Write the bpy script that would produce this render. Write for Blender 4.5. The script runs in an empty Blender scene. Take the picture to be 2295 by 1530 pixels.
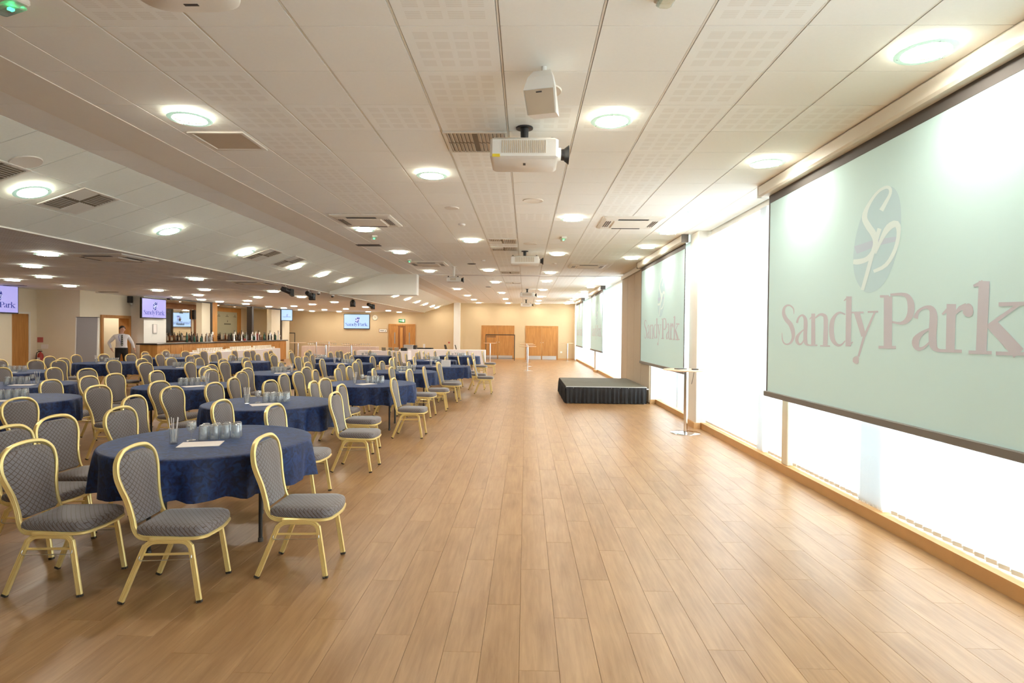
import bpy, math, random
from mathutils import Vector, Matrix
PI = math.pi
random.seed(7)
sc = bpy.context.scene
COL = sc.collection

# ------------------------------------------------------------------ camera, light, exposure
HC = 1.64                       # eye height
ZC = 3.4545                     # main ceiling
ZL = 2.85                       # low ceiling over the bar side
F_PX, YAW, PITCH, ROLL = 1311.33, .02336, .01462, .01036
cy, sy, cp, sp = math.cos(YAW), math.sin(YAW), math.cos(PITCH), math.sin(PITCH)
fwd = Vector((-sy * cp, cy * cp, -sp)); rgt = Vector((cy, sy, 0)); upv = rgt.cross(fwd)
c_, s_ = math.cos(ROLL), math.sin(ROLL)
r2 = rgt * c_ + upv * s_; u2 = upv * c_ - rgt * s_
cam_d = bpy.data.cameras.new('camera'); cam = bpy.data.objects.new('camera', cam_d); COL.objects.link(cam)
cam_d.sensor_width = 36; cam_d.lens = F_PX * 36 / 2295; cam_d.clip_start = .05; cam_d.clip_end = 200
m = Matrix((r2, u2, -fwd)).transposed().to_4x4(); m.translation = (0, 0, HC); cam.matrix_world = m
sc.camera = cam

world = bpy.data.worlds.new('daylight'); sc.world = world; world.use_nodes = True
bg = world.node_tree.nodes['Background']
bg.inputs[0].default_value = (.85, .93, 1.0, 1); bg.inputs[1].default_value = 3.9
sc.view_settings.view_transform = 'Standard'; sc.view_settings.look = 'None'
sc.view_settings.exposure = 2.18; sc.view_settings.gamma = 1; sc.view_settings.use_curve_mapping = False
sc.cycles.use_denoising = True
sc.cycles.max_bounces = 10; sc.cycles.diffuse_bounces = 6; sc.cycles.glossy_bounces = 3
sc.cycles.transmission_bounces = 6; sc.cycles.transparent_max_bounces = 24
sc.cycles.sample_clamp_indirect = 6.0
sc.cycles.caustics_reflective = False; sc.cycles.caustics_refractive = False
LAMP = 31.0                     # radiance of the downlight diffusers

def portal(y0, y1):
    d = bpy.data.lights.new('window_portal', 'AREA'); d.shape = 'RECTANGLE'; d.size = 3.2; d.size_y = y1 - y0
    d.cycles.is_portal = True
    o = bpy.data.objects.new('window_portal', d); COL.objects.link(o)
    o.location = (3.44, (y0 + y1) / 2, 1.72); o.rotation_euler = (0, PI / 2, 0)
WINDOWS = [(-2.4, 10.25), (10.85, 13.85), (18.1, 25.0), (25.6, 35.6)]
for w in WINDOWS: portal(*w)

# ------------------------------------------------------------------ helpers
class MB:
    """collects faces and builds ONE mesh object"""
    def __init__(s): s.v = []; s.f = []; s.mi = []; s.cur = 0
    def add(s, vs, fs):
        b = len(s.v); s.v += [tuple(p) for p in vs]
        for f in fs: s.f.append([b + i for i in f]); s.mi.append(s.cur)
        return s
    def box(s, x0, y0, z0, x1, y1, z1):
        v = [(x0, y0, z0), (x1, y0, z0), (x1, y1, z0), (x0, y1, z0), (x0, y0, z1), (x1, y0, z1), (x1, y1, z1), (x0, y1, z1)]
        return s.add(v, [(3, 2, 1, 0), (4, 5, 6, 7), (0, 1, 5, 4), (1, 2, 6, 5), (2, 3, 7, 6), (3, 0, 4, 7)])
    def bbox(s, x0, y0, z0, x1, y1, z1, b=.006):
        """box with its four top edges chamfered and upright corners cut"""
        def ring(x0, y0, x1, y1, c, z):
            return [(x0 + c, y0, z), (x1 - c, y0, z), (x1, y0 + c, z), (x1, y1 - c, z), (x1 - c, y1, z), (x0 + c, y1, z), (x0, y1 - c, z), (x0, y0 + c, z)]
        R = [ring(x0 + b, y0 + b, x1 - b, y1 - b, b, z0), ring(x0, y0, x1, y1, b, z0 + b), ring(x0, y0, x1, y1, b, z1 - b), ring(x0 + b, y0 + b, x1 - b, y1 - b, b, z1)]
        return s.rings(R, cap=True)
    def rings(s, R, cap=False, closed=False):
        n = len(R[0]); vs = [p for r in R for p in r]; fs = []
        m_ = len(R)
        for i in range(m_ if closed else m_ - 1):
            j = (i + 1) % m_
            for k in range(n):
                l = (k + 1) % n
                fs.append((i * n + k, i * n + l, j * n + l, j * n + k))
        if cap: fs.append(tuple(range(n))[::-1]); fs.append(tuple((m_ - 1) * n + k for k in range(n)))
        return s.add(vs, fs)
    def lathe(s, prof, n=16, c=(0, 0, 0), cap=False):
        R = [[(c[0] + r * math.cos(2 * PI * k / n), c[1] + r * math.sin(2 * PI * k / n), c[2] + z) for k in range(n)] for r, z in prof]
        return s.rings(R, cap=cap)
    def cyl(s, p0, p1, r0, r1=None, n=10, cap=True):
        return s.tube([p0, p1], [r0, r0 if r1 is None else r1], n, cap=cap)
    def tube(s, pts, r, n=8, cap=True, closed=False, prof=None, ref=None):
        P = [Vector(p) for p in pts]; m_ = len(P)
        rs = r if isinstance(r, (list, tuple)) else [r] * m_
        R = []; last = None
        for i in range(m_):
            a = P[i - 1] if (i or closed) else P[i]; b = P[(i + 1) % m_] if (i < m_ - 1 or closed) else P[i]
            t = (b - a).normalized()
            rf = Vector(ref) if ref is not None else (last if last is not None else (Vector((0, 0, 1)) if abs(t.z) < .9 else Vector((1, 0, 0))))
            u = rf - t * rf.dot(t)
            if u.length < 1e-5: u = Vector((1, 0, 0)) - t * t.x
            u.normalize(); w = t.cross(u)
            if ref is None: last = u
            if prof: R.append([P[i] + u * (x * rs[i]) + w * (y * rs[i]) for x, y in prof])
            else: R.append([P[i] + u * (rs[i] * math.cos(2 * PI * k / n)) + w * (rs[i] * math.sin(2 * PI * k / n)) for k in range(n)])
        return s.rings(R, cap=cap and not closed, closed=closed)
    def prism(s, poly, f0, f1):
        """poly: 2-D outline; f0,f1 map it to the two 3-D ends"""
        n = len(poly); v = [f0(*p) for p in poly] + [f1(*p) for p in poly]
        return s.add(v, [tuple(range(n))[::-1], tuple(range(n, 2 * n))] + [(k, (k + 1) % n, n + (k + 1) % n, n + k) for k in range(n)])
    def mesh(s, name, mats, smooth=False):
        me = bpy.data.meshes.new(name); me.from_pydata(s.v, [], s.f)
        for m_ in (mats if isinstance(mats, (list, tuple)) else [mats]): me.materials.append(m_)
        me.polygons.foreach_set('material_index', s.mi)
        if smooth: me.polygons.foreach_set('use_smooth', [True] * len(s.f)); me.set_sharp_from_angle(angle=math.radians(40))
        me.update(); return me
    def build(s, name, mats, parent=None, smooth=False, loc=None, rz=0):
        return place(s.mesh(name, mats, smooth), name, parent, loc, rz)

def place(me, name, parent=None, loc=None, rz=0):
    o = bpy.data.objects.new(name, me); COL.objects.link(o)
    if parent is not None: o.parent = parent
    if loc is not None: o.location = loc
    if rz: o.rotation_euler = (0, 0, rz)
    return o
def tag(o, label, cat, group=None, kind=None):
    if label: o['label'] = label
    if cat: o['category'] = cat
    if group: o['group'] = group
    if kind: o['kind'] = kind
    return o
def struct(o, label=None):
    o['kind'] = 'structure'
    if label: o['label'] = label
    return o
def thing(name, label, cat, loc=(0, 0, 0), rz=0, group=None):
    o = bpy.data.objects.new(name, None); COL.objects.link(o); o.empty_display_size = .1
    o.location = loc; o.rotation_euler = (0, 0, rz)
    return tag(o, label, cat, group)
KIDS = {}
def kids(o):
    if o.name not in KIDS: KIDS[o.name] = [(c, list(c.children)) for c in o.children]
    return KIDS[o.name]
def dup(root, loc, rz=0, label=None, group=None):
    r = root.copy(); COL.objects.link(r); r.location = loc; r.rotation_euler = (root.rotation_euler.x, root.rotation_euler.y, rz)
    if label: r['label'] = label
    if group: r['group'] = group
    for c, gs in kids(root):
        d = c.copy(); COL.objects.link(d); d.parent = r
        for g in gs:
            e = g.copy(); COL.objects.link(e); e.parent = d
    return r
class Maker:
    """first call moves the prototype, later calls copy it"""
    def __init__(s, root): s.root = root; s.used = False
    def __call__(s, loc, rz=0, label=None, group=None):
        if not s.used:
            s.used = True; kids(s.root)
            s.root.location = loc; s.root.rotation_euler.z = rz
            if label: s.root['label'] = label
            if group: s.root['group'] = group
            return s.root
        return dup(s.root, loc, rz, label, group)
ORD = ['first', 'second', 'third', 'fourth', 'fifth', 'sixth', 'seventh', 'eighth', 'ninth', 'tenth', 'eleventh', 'twelfth']

# ------------------------------------------------------------------ materials
def mat(name):
    m_ = bpy.data.materials.new(name); m_.use_nodes = True
    nt = m_.node_tree; return m_, nt, nt.nodes['Principled BSDF']
def nd(nt, t, **k):
    n = nt.nodes.new(t)
    for a, b in k.items(): setattr(n, a, b)
    return n
def plain(name, col, rough=.6, metal=0, spec=.5, noise=0, nscale=8, emit=None, estr=0, bump=0):
    m_, nt, b = mat(name)
    b.inputs['Base Color'].default_value = (*col, 1); b.inputs['Roughness'].default_value = rough
    b.inputs['Metallic'].default_value = metal; b.inputs['Specular IOR Level'].default_value = spec
    if noise or bump:
        tc = nd(nt, 'ShaderNodeTexCoord'); n = nd(nt, 'ShaderNodeTexNoise'); n.inputs['Scale'].default_value = nscale; n.inputs['Detail'].default_value = 4
        nt.links.new(tc.outputs['Object'], n.inputs['Vector'])
        if noise:
            r = nd(nt, 'ShaderNodeMapRange'); r.inputs['To Min'].default_value = 1 - noise; r.inputs['To Max'].default_value = 1 + noise
            nt.links.new(n.outputs['Fac'], r.inputs['Value'])
            mx = nd(nt, 'ShaderNodeMix', data_type='RGBA', blend_type='MULTIPLY'); mx.inputs['Factor'].default_value = 1
            mx.inputs['A'].default_value = (*col, 1); nt.links.new(r.outputs['Result'], mx.inputs['B'])
            nt.links.new(mx.outputs['Result'], b.inputs['Base Color'])
        if bump:
            bp = nd(nt, 'ShaderNodeBump'); bp.inputs['Strength'].default_value = bump; bp.inputs['Distance'].default_value = .01
            nt.links.new(n.outputs['Fac'], bp.inputs['Height']); nt.links.new(bp.outputs['Normal'], b.inputs['Normal'])
    if emit: b.inputs['Emission Color'].default_value = (*emit, 1); b.inputs['Emission Strength'].default_value = estr
    return m_
def mth(nt, op, a, b=None, c=None):
    n = nd(nt, 'ShaderNodeMath', operation=op)
    for i, x in enumerate((a, b, c)):
        if x is None: continue
        if isinstance(x, (int, float)): n.inputs[i].default_value = x
        else: nt.links.new(x, n.inputs[i])
    return n.outputs[0]

M = {}
M['wall'] = plain('wall paint cream', (.80, .72, .56), .8, noise=.03, nscale=3)
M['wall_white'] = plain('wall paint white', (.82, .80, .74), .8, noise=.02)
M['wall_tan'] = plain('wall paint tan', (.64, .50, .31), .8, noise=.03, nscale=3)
M['white'] = plain('white gloss', (.82, .80, .76), .4)
M['offwhite'] = plain('off white plastic', (.78, .74, .66), .5)
M['plaster'] = plain('ceiling plaster', (.84, .79, .70), .85, noise=.02, nscale=5)
M['grid'] = plain('ceiling grid shadow gap', (.34, .28, .21), .8)
M['tile'] = plain('ceiling tile', (.90, .895, .85), .85, noise=.02, nscale=40)
M['black'] = plain('black plastic', (.018, .018, .02), .45)
M['darkgrey'] = plain('dark grey', (.07, .065, .06), .6)
M['bezel'] = plain('screen border', (.10, .09, .085), .7)
M['chrome'] = plain('chrome', (.80, .80, .82), .12, metal=1)
M['steel'] = plain('brushed steel', (.62, .61, .60), .32, metal=1)
M['gold'] = plain('gold lacquered tube', (.93, .73, .30), .28, metal=.45, spec=.6)
M['ferrule'] = plain('rubber foot', (.05, .04, .03), .8)
M['paper'] = plain('paper', (.86, .80, .76), .8)
M['linen'] = plain('white linen', (.80, .76, .78), .85, noise=.05, nscale=12)
M['pinklinen'] = plain('blush linen', (.66, .53, .47), .85, noise=.06, nscale=12)
M['china'] = plain('china', (.86, .80, .68), .25)
M['red'] = plain('extinguisher red', (.42, .035, .03), .35)
M['signred'] = plain('sign red', (.5, .12, .1), .6)
M['green'] = plain('exit green', (.02, .20, .07), .5, emit=(.02, .30, .10), estr=.08)
M['greenled'] = plain('green led', (.1, .9, .4), .4, emit=(.05, 1, .35), estr=2.5)
M['pinboard'] = plain('grey felt board', (.34, .33, .34), .95, noise=.06, nscale=60)
M['skirt'] = plain('black stage skirt', (.022, .022, .024), .85, noise=.2, nscale=10)
M['bar_grey'] = plain('grey weight bar', (.19, .18, .17), .5)
M['deck'] = plain('stage deck', (.14, .13, .095), .7, noise=.15, nscale=4)
M['partition'] = plain('partition panel', (.56, .46, .34), .7, noise=.03)
M['yellow'] = plain('warning yellow', (.85, .68, .05), .5)
M['skin'] = plain('skin', (.58, .33, .24), .6)
M['hair'] = plain('dark hair', (.02, .014, .01), .6)
M['shirt'] = plain('white shirt', (.74, .72, .74), .8)
M['trouser'] = plain('black trousers', (.015, .015, .017), .8)
M['navy_print'] = plain('navy print', (.03, .05, .25), .7, emit=(.05, .06, .32), estr=.12)
M['lilac_print'] = plain('pale logo print', (.55, .60, .9), .7, emit=(.5, .55, .85), estr=.18)
M['screen_letter'] = plain('projected lettering', (.50, .52, .585), .8, emit=(.6, .5, .5), estr=.03)
M['logo_blue'] = plain('projected logo blue', (.46, .65, .70), .8, emit=(.58, .76, .80), estr=.03)
M['logo_lilac'] = plain('projected logo band', (.47, .58, .68), .8, emit=(.6, .64, .74), estr=.03)
M['logo_white'] = plain('projected logo stroke', (.66, .80, .80), .8, emit=(.84, .92, .88), estr=.03)
M['screen'] = plain('projection screen', (.53, .74, .75), .8, emit=(.70, .88, .80), estr=.03)  # projector light put into screen, lettering and logo as faint emission
M['tvlilac'] = plain('lit tv lavender', (.1, .1, .2), .3, emit=(.36, .33, .69), estr=.25)
M['tvblue'] = plain('lit tv pale blue', (.1, .1, .2), .3, emit=(.44, .66, .87), estr=.24)
M['sill'] = plain('oak trim', (.62, .36, .15), .5, noise=.10, nscale=6)
M['counter'] = plain('dark counter top', (.035, .025, .02), .3)
M['sachet'] = plain('sugar sachets', (.80, .76, .72), .8, noise=.3, nscale=60)
M['bottle_dark'] = plain('dark bottle glass', (.03, .018, .012), .15)
M['bottle_green'] = plain('green bottle glass', (.02, .07, .04), .15)
M['bottle_amber'] = plain('amber spirits', (.13, .045, .015), .15)
M['bottle_clear'] = plain('clear bottle glass', (.33, .32, .30), .12)
M['cutlery'] = plain('red striped card', (.45, .08, .07), .6)
M['leafgreen'] = plain('plant green', (.10, .16, .05), .6)

def glow(name, col, s):
    m_ = bpy.data.materials.new(name); m_.use_nodes = True; nt = m_.node_tree; nt.nodes.clear()
    o = nd(nt, 'ShaderNodeOutputMaterial'); e = nd(nt, 'ShaderNodeEmission'); e.inputs[0].default_value = (*col, 1); e.inputs[1].default_value = s
    nt.links.new(e.outputs[0], o.inputs[0]); return m_
M['lamp'] = glow('downlight diffuser', (1, .915, .79), LAMP)
M['lampside'] = glow('downlight rim', (1, .90, .75), LAMP * .30)
M['lampsmall'] = glow('small bar light', (1, .75, .45), LAMP * 2)

def glass(name, tint, gl=.5, rough=.03, base=.02, milk=0):
    m_ = bpy.data.materials.new(name); m_.use_nodes = True; nt = m_.node_tree; nt.nodes.clear()
    o = nd(nt, 'ShaderNodeOutputMaterial'); t = nd(nt, 'ShaderNodeBsdfTransparent'); t.inputs[0].default_value = (*tint, 1)
    g = nd(nt, 'ShaderNodeBsdfGlossy'); g.inputs['Roughness'].default_value = rough
    l = nd(nt, 'ShaderNodeLayerWeight'); l.inputs[0].default_value = gl
    f = mth(nt, 'ADD', mth(nt, 'MULTIPLY', l.outputs['Facing'], .75), base)
    mx = nd(nt, 'ShaderNodeMixShader'); nt.links.new(f, mx.inputs[0]); nt.links.new(t.outputs[0], mx.inputs[1]); nt.links.new(g.outputs[0], mx.inputs[2])
    if milk:
        df = nd(nt, 'ShaderNodeBsdfDiffuse'); df.inputs[0].default_value = (.9, .9, .9, 1); m2 = nd(nt, 'ShaderNodeMixShader'); m2.inputs[0].default_value = milk
        nt.links.new(mx.outputs[0], m2.inputs[1]); nt.links.new(df.outputs[0], m2.inputs[2]); mx = m2
    nt.links.new(mx.outputs[0], o.inputs[0]); return m_
M['glass'] = glass('drinking glass', (.97, .98, .98), .30, .04, .03, .08)
M['clearcover'] = glass('clear cover', (.85, .92, .88), .4, .1, .08, .15)
M['pane'] = glass('window glass', (.95, .97, .96), .15)
M['ringglass'] = plain('edge lit glass ring', (.62, .84, .74), .2, emit=(.62, 1, .80), estr=.10)
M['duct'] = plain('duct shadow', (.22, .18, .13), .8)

def slat_mat():
    m_ = bpy.data.materials.new('blind fabric'); m_.use_nodes = True; nt = m_.node_tree; nt.nodes.clear()
    o = nd(nt, 'ShaderNodeOutputMaterial'); d = nd(nt, 'ShaderNodeBsdfDiffuse'); d.inputs[0].default_value = (.84, .86, .86, 1)
    tl = nd(nt, 'ShaderNodeBsdfTranslucent'); tl.inputs[0].default_value = (.72, .74, .76, 1)
    tr = nd(nt, 'ShaderNodeBsdfTransparent')
    a = nd(nt, 'ShaderNodeMixShader'); a.inputs[0].default_value = .5
    nt.links.new(d.outputs[0], a.inputs[1]); nt.links.new(tl.outputs[0], a.inputs[2])
    b = nd(nt, 'ShaderNodeMixShader'); b.inputs[0].default_value = .05
    nt.links.new(a.outputs[0], b.inputs[1]); nt.links.new(tr.outputs[0], b.inputs[2])
    nt.links.new(b.outputs[0], o.inputs[0]); return m_
M['slat'] = slat_mat()

def wood(name, col, dark, axis='z', scale=1.0, rough=.45):
    m_, nt, b = mat(name)
    tc = nd(nt, 'ShaderNodeTexCoord'); mp = nd(nt, 'ShaderNodeMapping')
    k = {'x': (1, 14, 14), 'y': (14, 1, 14), 'z': (14, 14, 1)}[axis]
    mp.inputs['Scale'].default_value = [scale * q for q in k]
    nt.links.new(tc.outputs['Object'], mp.inputs['Vector'])
    n = nd(nt, 'ShaderNodeTexNoise'); n.inputs['Scale'].default_value = 1.6; n.inputs['Detail'].default_value = 6; n.inputs['Distortion'].default_value = .6
    nt.links.new(mp.outputs[0], n.inputs['Vector'])
    r = nd(nt, 'ShaderNodeMapRange'); r.inputs['From Min'].default_value = .3; r.inputs['From Max'].default_value = .7; nt.links.new(n.outputs['Fac'], r.inputs['Value'])
    mx = nd(nt, 'ShaderNodeMix', data_type='RGBA'); mx.inputs['A'].default_value = (*dark, 1); mx.inputs['B'].default_value = (*col, 1)
    nt.links.new(r.outputs['Result'], mx.inputs['Factor']); nt.links.new(mx.outputs['Result'], b.inputs['Base Color'])
    b.inputs['Roughness'].default_value = rough; return m_
M['oak'] = wood('oak door veneer', (.56, .27, .075), (.40, .17, .04))
M['oakbar'] = wood('oak bar front', (.66, .33, .09), (.50, .22, .05))
M['brownwood'] = wood('brown back bar wood', (.34, .14, .045), (.22, .08, .02))
M['beech'] = wood('beech table top', (.72, .50, .33), (.62, .40, .24), 'x')

def floor_mat():
    m_, nt, b = mat('oak vinyl plank'); L = nt.links.new
    g = nd(nt, 'ShaderNodeNewGeometry'); oi = nd(nt, 'ShaderNodeObjectInfo')
    rnd = mth(nt, 'FRACT', mth(nt, 'ADD', oi.outputs['Random'], g.outputs['Random Per Island']))
    off = nd(nt, 'ShaderNodeCombineXYZ'); L(mth(nt, 'MULTIPLY', rnd, 61.0), off.inputs[0]); L(mth(nt, 'MULTIPLY', rnd, 37.0), off.inputs[1])
    ad = nd(nt, 'ShaderNodeVectorMath', operation='ADD'); L(g.outputs['Position'], ad.inputs[0]); L(off.outputs[0], ad.inputs[1])
    mp = nd(nt, 'ShaderNodeMapping'); mp.inputs['Scale'].default_value = (16, 1.1, 1); L(ad.outputs[0], mp.inputs['Vector'])
    n = nd(nt, 'ShaderNodeTexNoise'); n.inputs['Scale'].default_value = 2.2; n.inputs['Detail'].default_value = 7; n.inputs['Roughness'].default_value = .65; n.inputs['Distortion'].default_value = .5
    L(mp.outputs[0], n.inputs['Vector'])
    mp2 = nd(nt, 'ShaderNodeMapping'); mp2.inputs['Scale'].default_value = (3.2, .9, 1); L(ad.outputs[0], mp2.inputs['Vector'])
    n2 = nd(nt, 'ShaderNodeTexNoise'); n2.inputs['Scale'].default_value = 1.6; n2.inputs['Detail'].default_value = 3; L(mp2.outputs[0], n2.inputs['Vector'])
    cr = nd(nt, 'ShaderNodeValToRGB'); e = cr.color_ramp.elements
    e[0].position = .32; e[0].color = (.28, .142, .054, 1); e[1].position = .68; e[1].color = (.46, .272, .128, 1)
    mix = mth(nt, 'ADD', mth(nt, 'MULTIPLY', n.outputs['Fac'], .55), mth(nt, 'MULTIPLY', n2.outputs['Fac'], .45))
    sh = mth(nt, 'ADD', mix, mth(nt, 'MULTIPLY', mth(nt, 'SUBTRACT', rnd, .5), .06)); L(sh, cr.inputs[0])
    L(cr.outputs[0], b.inputs['Base Color'])
    b.inputs['Roughness'].default_value = .34; b.inputs['Specular IOR Level'].default_value = .5
    return m_
M['floor'] = floor_mat()
M['joint'] = plain('floor joint', (.28, .165, .08), .8)

def perf_mat(name, col, hole, n_rows, mixf, block=True):
    """slotted acoustic tile, slots on the .6 m ceiling module"""
    m_, nt, b = mat(name); L = nt.links.new
    g = nd(nt, 'ShaderNodeNewGeometry'); sx = nd(nt, 'ShaderNodeSeparateXYZ'); L(g.outputs['Position'], sx.inputs[0])
    x = mth(nt, 'FRACT', mth(nt, 'DIVIDE', mth(nt, 'ADD', sx.outputs[0], 60.78), .6)); y = mth(nt, 'FRACT', mth(nt, 'DIVIDE', mth(nt, 'ADD', sx.outputs[1], 60 - 3.485), .6))
    def band(v, lo, hi): return mth(nt, 'MULTIPLY', mth(nt, 'GREATER_THAN', v, lo), mth(nt, 'LESS_THAN', v, hi))
    if block:
        inb = mth(nt, 'MULTIPLY', band(x, .09, .91), band(y, .09, .91))
        bx = mth(nt, 'FRACT', mth(nt, 'MULTIPLY', mth(nt, 'SUBTRACT', x, .09), 4 / .82)); by = mth(nt, 'FRACT', mth(nt, 'MULTIPLY', mth(nt, 'SUBTRACT', y, .09), 4 / .82))
        inb = mth(nt, 'MULTIPLY', inb, mth(nt, 'MULTIPLY', band(bx, .14, .86), band(by, .14, .86)))
        st = mth(nt, 'LESS_THAN', mth(nt, 'FRACT', mth(nt, 'MULTIPLY', y, n_rows)), .5)
        fac = mth(nt, 'MULTIPLY', mth(nt, 'MULTIPLY', inb, st), mixf)
    else:
        inb = mth(nt, 'MULTIPLY', band(x, .04, .96), band(y, .04, .96))
        st = mth(nt, 'MULTIPLY', mth(nt, 'LESS_THAN', mth(nt, 'FRACT', mth(nt, 'MULTIPLY', y, n_rows)), .5), mth(nt, 'LESS_THAN', mth(nt, 'FRACT', mth(nt, 'MULTIPLY', x, n_rows)), .6))
        fac = mth(nt, 'MULTIPLY', mth(nt, 'MULTIPLY', inb, st), mixf)
    mx = nd(nt, 'ShaderNodeMix', data_type='RGBA'); mx.inputs['A'].default_value = (*col, 1); mx.inputs['B'].default_value = (*hole, 1)
    L(fac, mx.inputs['Factor']); L(mx.outputs['Result'], b.inputs['Base Color']); b.inputs['Roughness'].default_value = .7
    return m_
M['tileperf'] = perf_mat('slotted ceiling tile', (.92, .92, .88), (.60, .54, .46), 34, .30)
M['tilelow'] = perf_mat('perforated metal tile', (.86, .90, .92), (.52, .47, .44), 14, .45, block=False)
M['tileslope'] = plain('pale sloped tile', (.88, .90, .82), .8, noise=.03, nscale=30)

def fabric_mat():
    m_, nt, b = mat('lozenge jacquard'); L = nt.links.new
    tc = nd(nt, 'ShaderNodeTexCoord'); sx = nd(nt, 'ShaderNodeSeparateXYZ'); L(tc.outputs['Object'], sx.inputs[0])
    s = mth(nt, 'ADD', sx.outputs[0], sx.outputs[2])
    def line(v): return mth(nt, 'LESS_THAN', mth(nt, 'ABSOLUTE', mth(nt, 'SUBTRACT', mth(nt, 'FRACT', v), .5)), .08)
    a = mth(nt, 'MULTIPLY', mth(nt, 'MULTIPLY_ADD', sx.outputs[1], .72, s), 34); c = mth(nt, 'MULTIPLY', mth(nt, 'SUBTRACT', mth(nt, 'MULTIPLY', sx.outputs[1], .72), s), 34)
    ln = mth(nt, 'MAXIMUM', line(a), line(c))
    mx = nd(nt, 'ShaderNodeMix', data_type='RGBA'); mx.inputs['A'].default_value = (.165, .145, .150, 1); mx.inputs['B'].default_value = (.075, .05, .03, 1)
    L(ln, mx.inputs['Factor']); L(mx.outputs['Result'], b.inputs['Base Color'])
    b.inputs['Roughness'].default_value = .55; b.inputs['Sheen Weight'].default_value = .35; b.inputs['Sheen Roughness'].default_value = .4
    return m_
M['fabric'] = fabric_mat()
def velvet_mat():
    m_, nt, b = mat('crushed navy velvet'); L = nt.links.new
    tc = nd(nt, 'ShaderNodeTexCoord'); n = nd(nt, 'ShaderNodeTexNoise'); n.inputs['Scale'].default_value = 22; n.inputs['Detail'].default_value = 6; n.inputs['Distortion'].default_value = 1.2
    L(tc.outputs['Object'], n.inputs['Vector'])
    cr = nd(nt, 'ShaderNodeValToRGB'); e = cr.color_ramp.elements
    e[0].position = .38; e[0].color = (.0015, .007, .04, 1); e[1].position = .66; e[1].color = (.008, .036, .15, 1); L(n.outputs['Fac'], cr.inputs[0])
    L(cr.outputs[0], b.inputs['Base Color']); b.inputs['Roughness'].default_value = .6
    b.inputs['Sheen Weight'].default_value = .12; b.inputs['Sheen Tint'].default_value = (.22, .48, 1, 1); b.inputs['Sheen Roughness'].default_value = .35
    bp = nd(nt, 'ShaderNodeBump'); bp.inputs['Strength'].default_value = .25; bp.inputs['Distance'].default_value = .01; L(n.outputs['Fac'], bp.inputs['Height']); L(bp.outputs[0], b.inputs['Normal'])
    return m_
M['velvet'] = velvet_mat()
def mirror_mat(name, tint):
    return plain(name, tint, .04, metal=1)
M['mirror_blue'] = mirror_mat('pale mirror', (.86, .90, .90))
M['mirror_sage'] = plain('sage painted-reflection mirror', (.46, .46, .34), .3)  # reflected beige wall painted as a flat sage colour, no mirror finish
# ------------------------------------------------------------------ floor
YB = 36.2; YF = -2.6; XR = 3.12
fl = struct(MB().box(-17.4, YF - .2, -.1, 3.6, YB + .4, -.006).build('floor', M['joint']), 'honey oak plank floor with pale sheen by the windows')
PW, PL = .196, 1.22
def plank_mesh(w, l):
    b = .0006; g = .0006
    return MB().rings([[(g, g, -.0058), (w - g, g, -.0058), (w - g, l - g, -.0058), (g, l - g, -.0058)],
                       [(g, g, -.0012), (w - g, g, -.0012), (w - g, l - g, -.0012), (g, l - g, -.0012)],
                       [(g + b, g + b, 0), (w - g - b, g + b, 0), (w - g - b, l - g - b, 0), (g + b, l - g - b, 0)]]).add(
        [(g + b, g + b, 0), (w - g - b, g + b, 0), (w - g - b, l - g - b, 0), (g + b, l - g - b, 0)], [(0, 1, 2, 3)])
pm = plank_mesh(PW, PL).mesh('plank', M['floor'])
cells = []
for i in range(int((XR + 17.2) / PW) + 1):
    x = XR - (i + 1) * PW
    y = YF - (i * .437 % 1) * PL
    while y < YB:
        cells.append((x, y)); y += PL
def seen(x, y):
    yy = y + PL / 2
    return yy > 1.9 and x + PW / 2 > -4.6 - .0 * yy and abs(x + PW / 2) < .92 * yy + .3
near = sorted([c for c in cells if seen(*c)], key=lambda c: (c[1] + PL / 2) + .25 * abs(c[0]))[:300]
ns = set(near)
for c in near: place(pm, 'plank', fl, (c[0], c[1], 0))
rest = MB()
for x, y in cells:
    if (x, y) in ns or x < -17.2: continue
    y0, y1 = max(y, YF), min(y + PL, YB)
    if y1 - y0 < .02: continue
    g = .0009 if y < 14 else 0
    rest.add([(x + g, y0 + g, 0), (x + PW - g, y0 + g, 0), (x + PW - g, y1 - g, 0), (x + g, y1 - g, 0)], [(0, 1, 2, 3)])
tag(rest.build('plank_field', M['floor'], fl), None, None, kind='stuff')

# ------------------------------------------------------------------ ceilings
X0, Y0, T = -.78, 3.485, .6
def flat_tile(perf): return MB().rings([[(.010, .0025, 0), (.590, .0025, 0), (.590, .5975, 0), (.010, .5975, 0)][::-1], [(.010, .0025, .02), (.590, .0025, .02), (.590, .5975, .02), (.010, .5975, .02)][::-1]]).add(
        [(.010, .0025, 0), (.590, .0025, 0), (.590, .5975, 0), (.010, .5975, 0)], [(3, 2, 1, 0)]).mesh('ceiling_tile', M['tileperf'] if perf else M['tile'])
ce = struct(MB().box(-4.7, YF - .2, ZC + .018, 3.7, YB + .3, ZC + .2).build('ceiling', M['grid']), 'cream suspended tile ceiling with rows of round downlights')
tp, tn = flat_tile(True), flat_tile(False)
tl = []
for i in range(-4, 6):
    for j in range(-10, 55):
        perf = (i % 3 == 0) or ((j - 2) % 7 == 0)
        tl.append((X0 + T * i, Y0 + T * j, perf))
tl.sort(key=lambda t: (t[1] < 2.2, t[1]))
fieldp, fieldn = MB(), MB()
def addtile(f, x0, y0, x1, y1, z=ZC): f.box(x0, y0, z, x1, y1, z + .02)
SKIP = set()
for k, (x, y, perf) in enumerate(tl):
    if k < 240: place(tp if perf else tn, 'ceiling_tile', ce, (x, y, ZC))
    else: addtile(fieldp if perf else fieldn, x + .010, y + .0025, x + .590, y + .5975)
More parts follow.
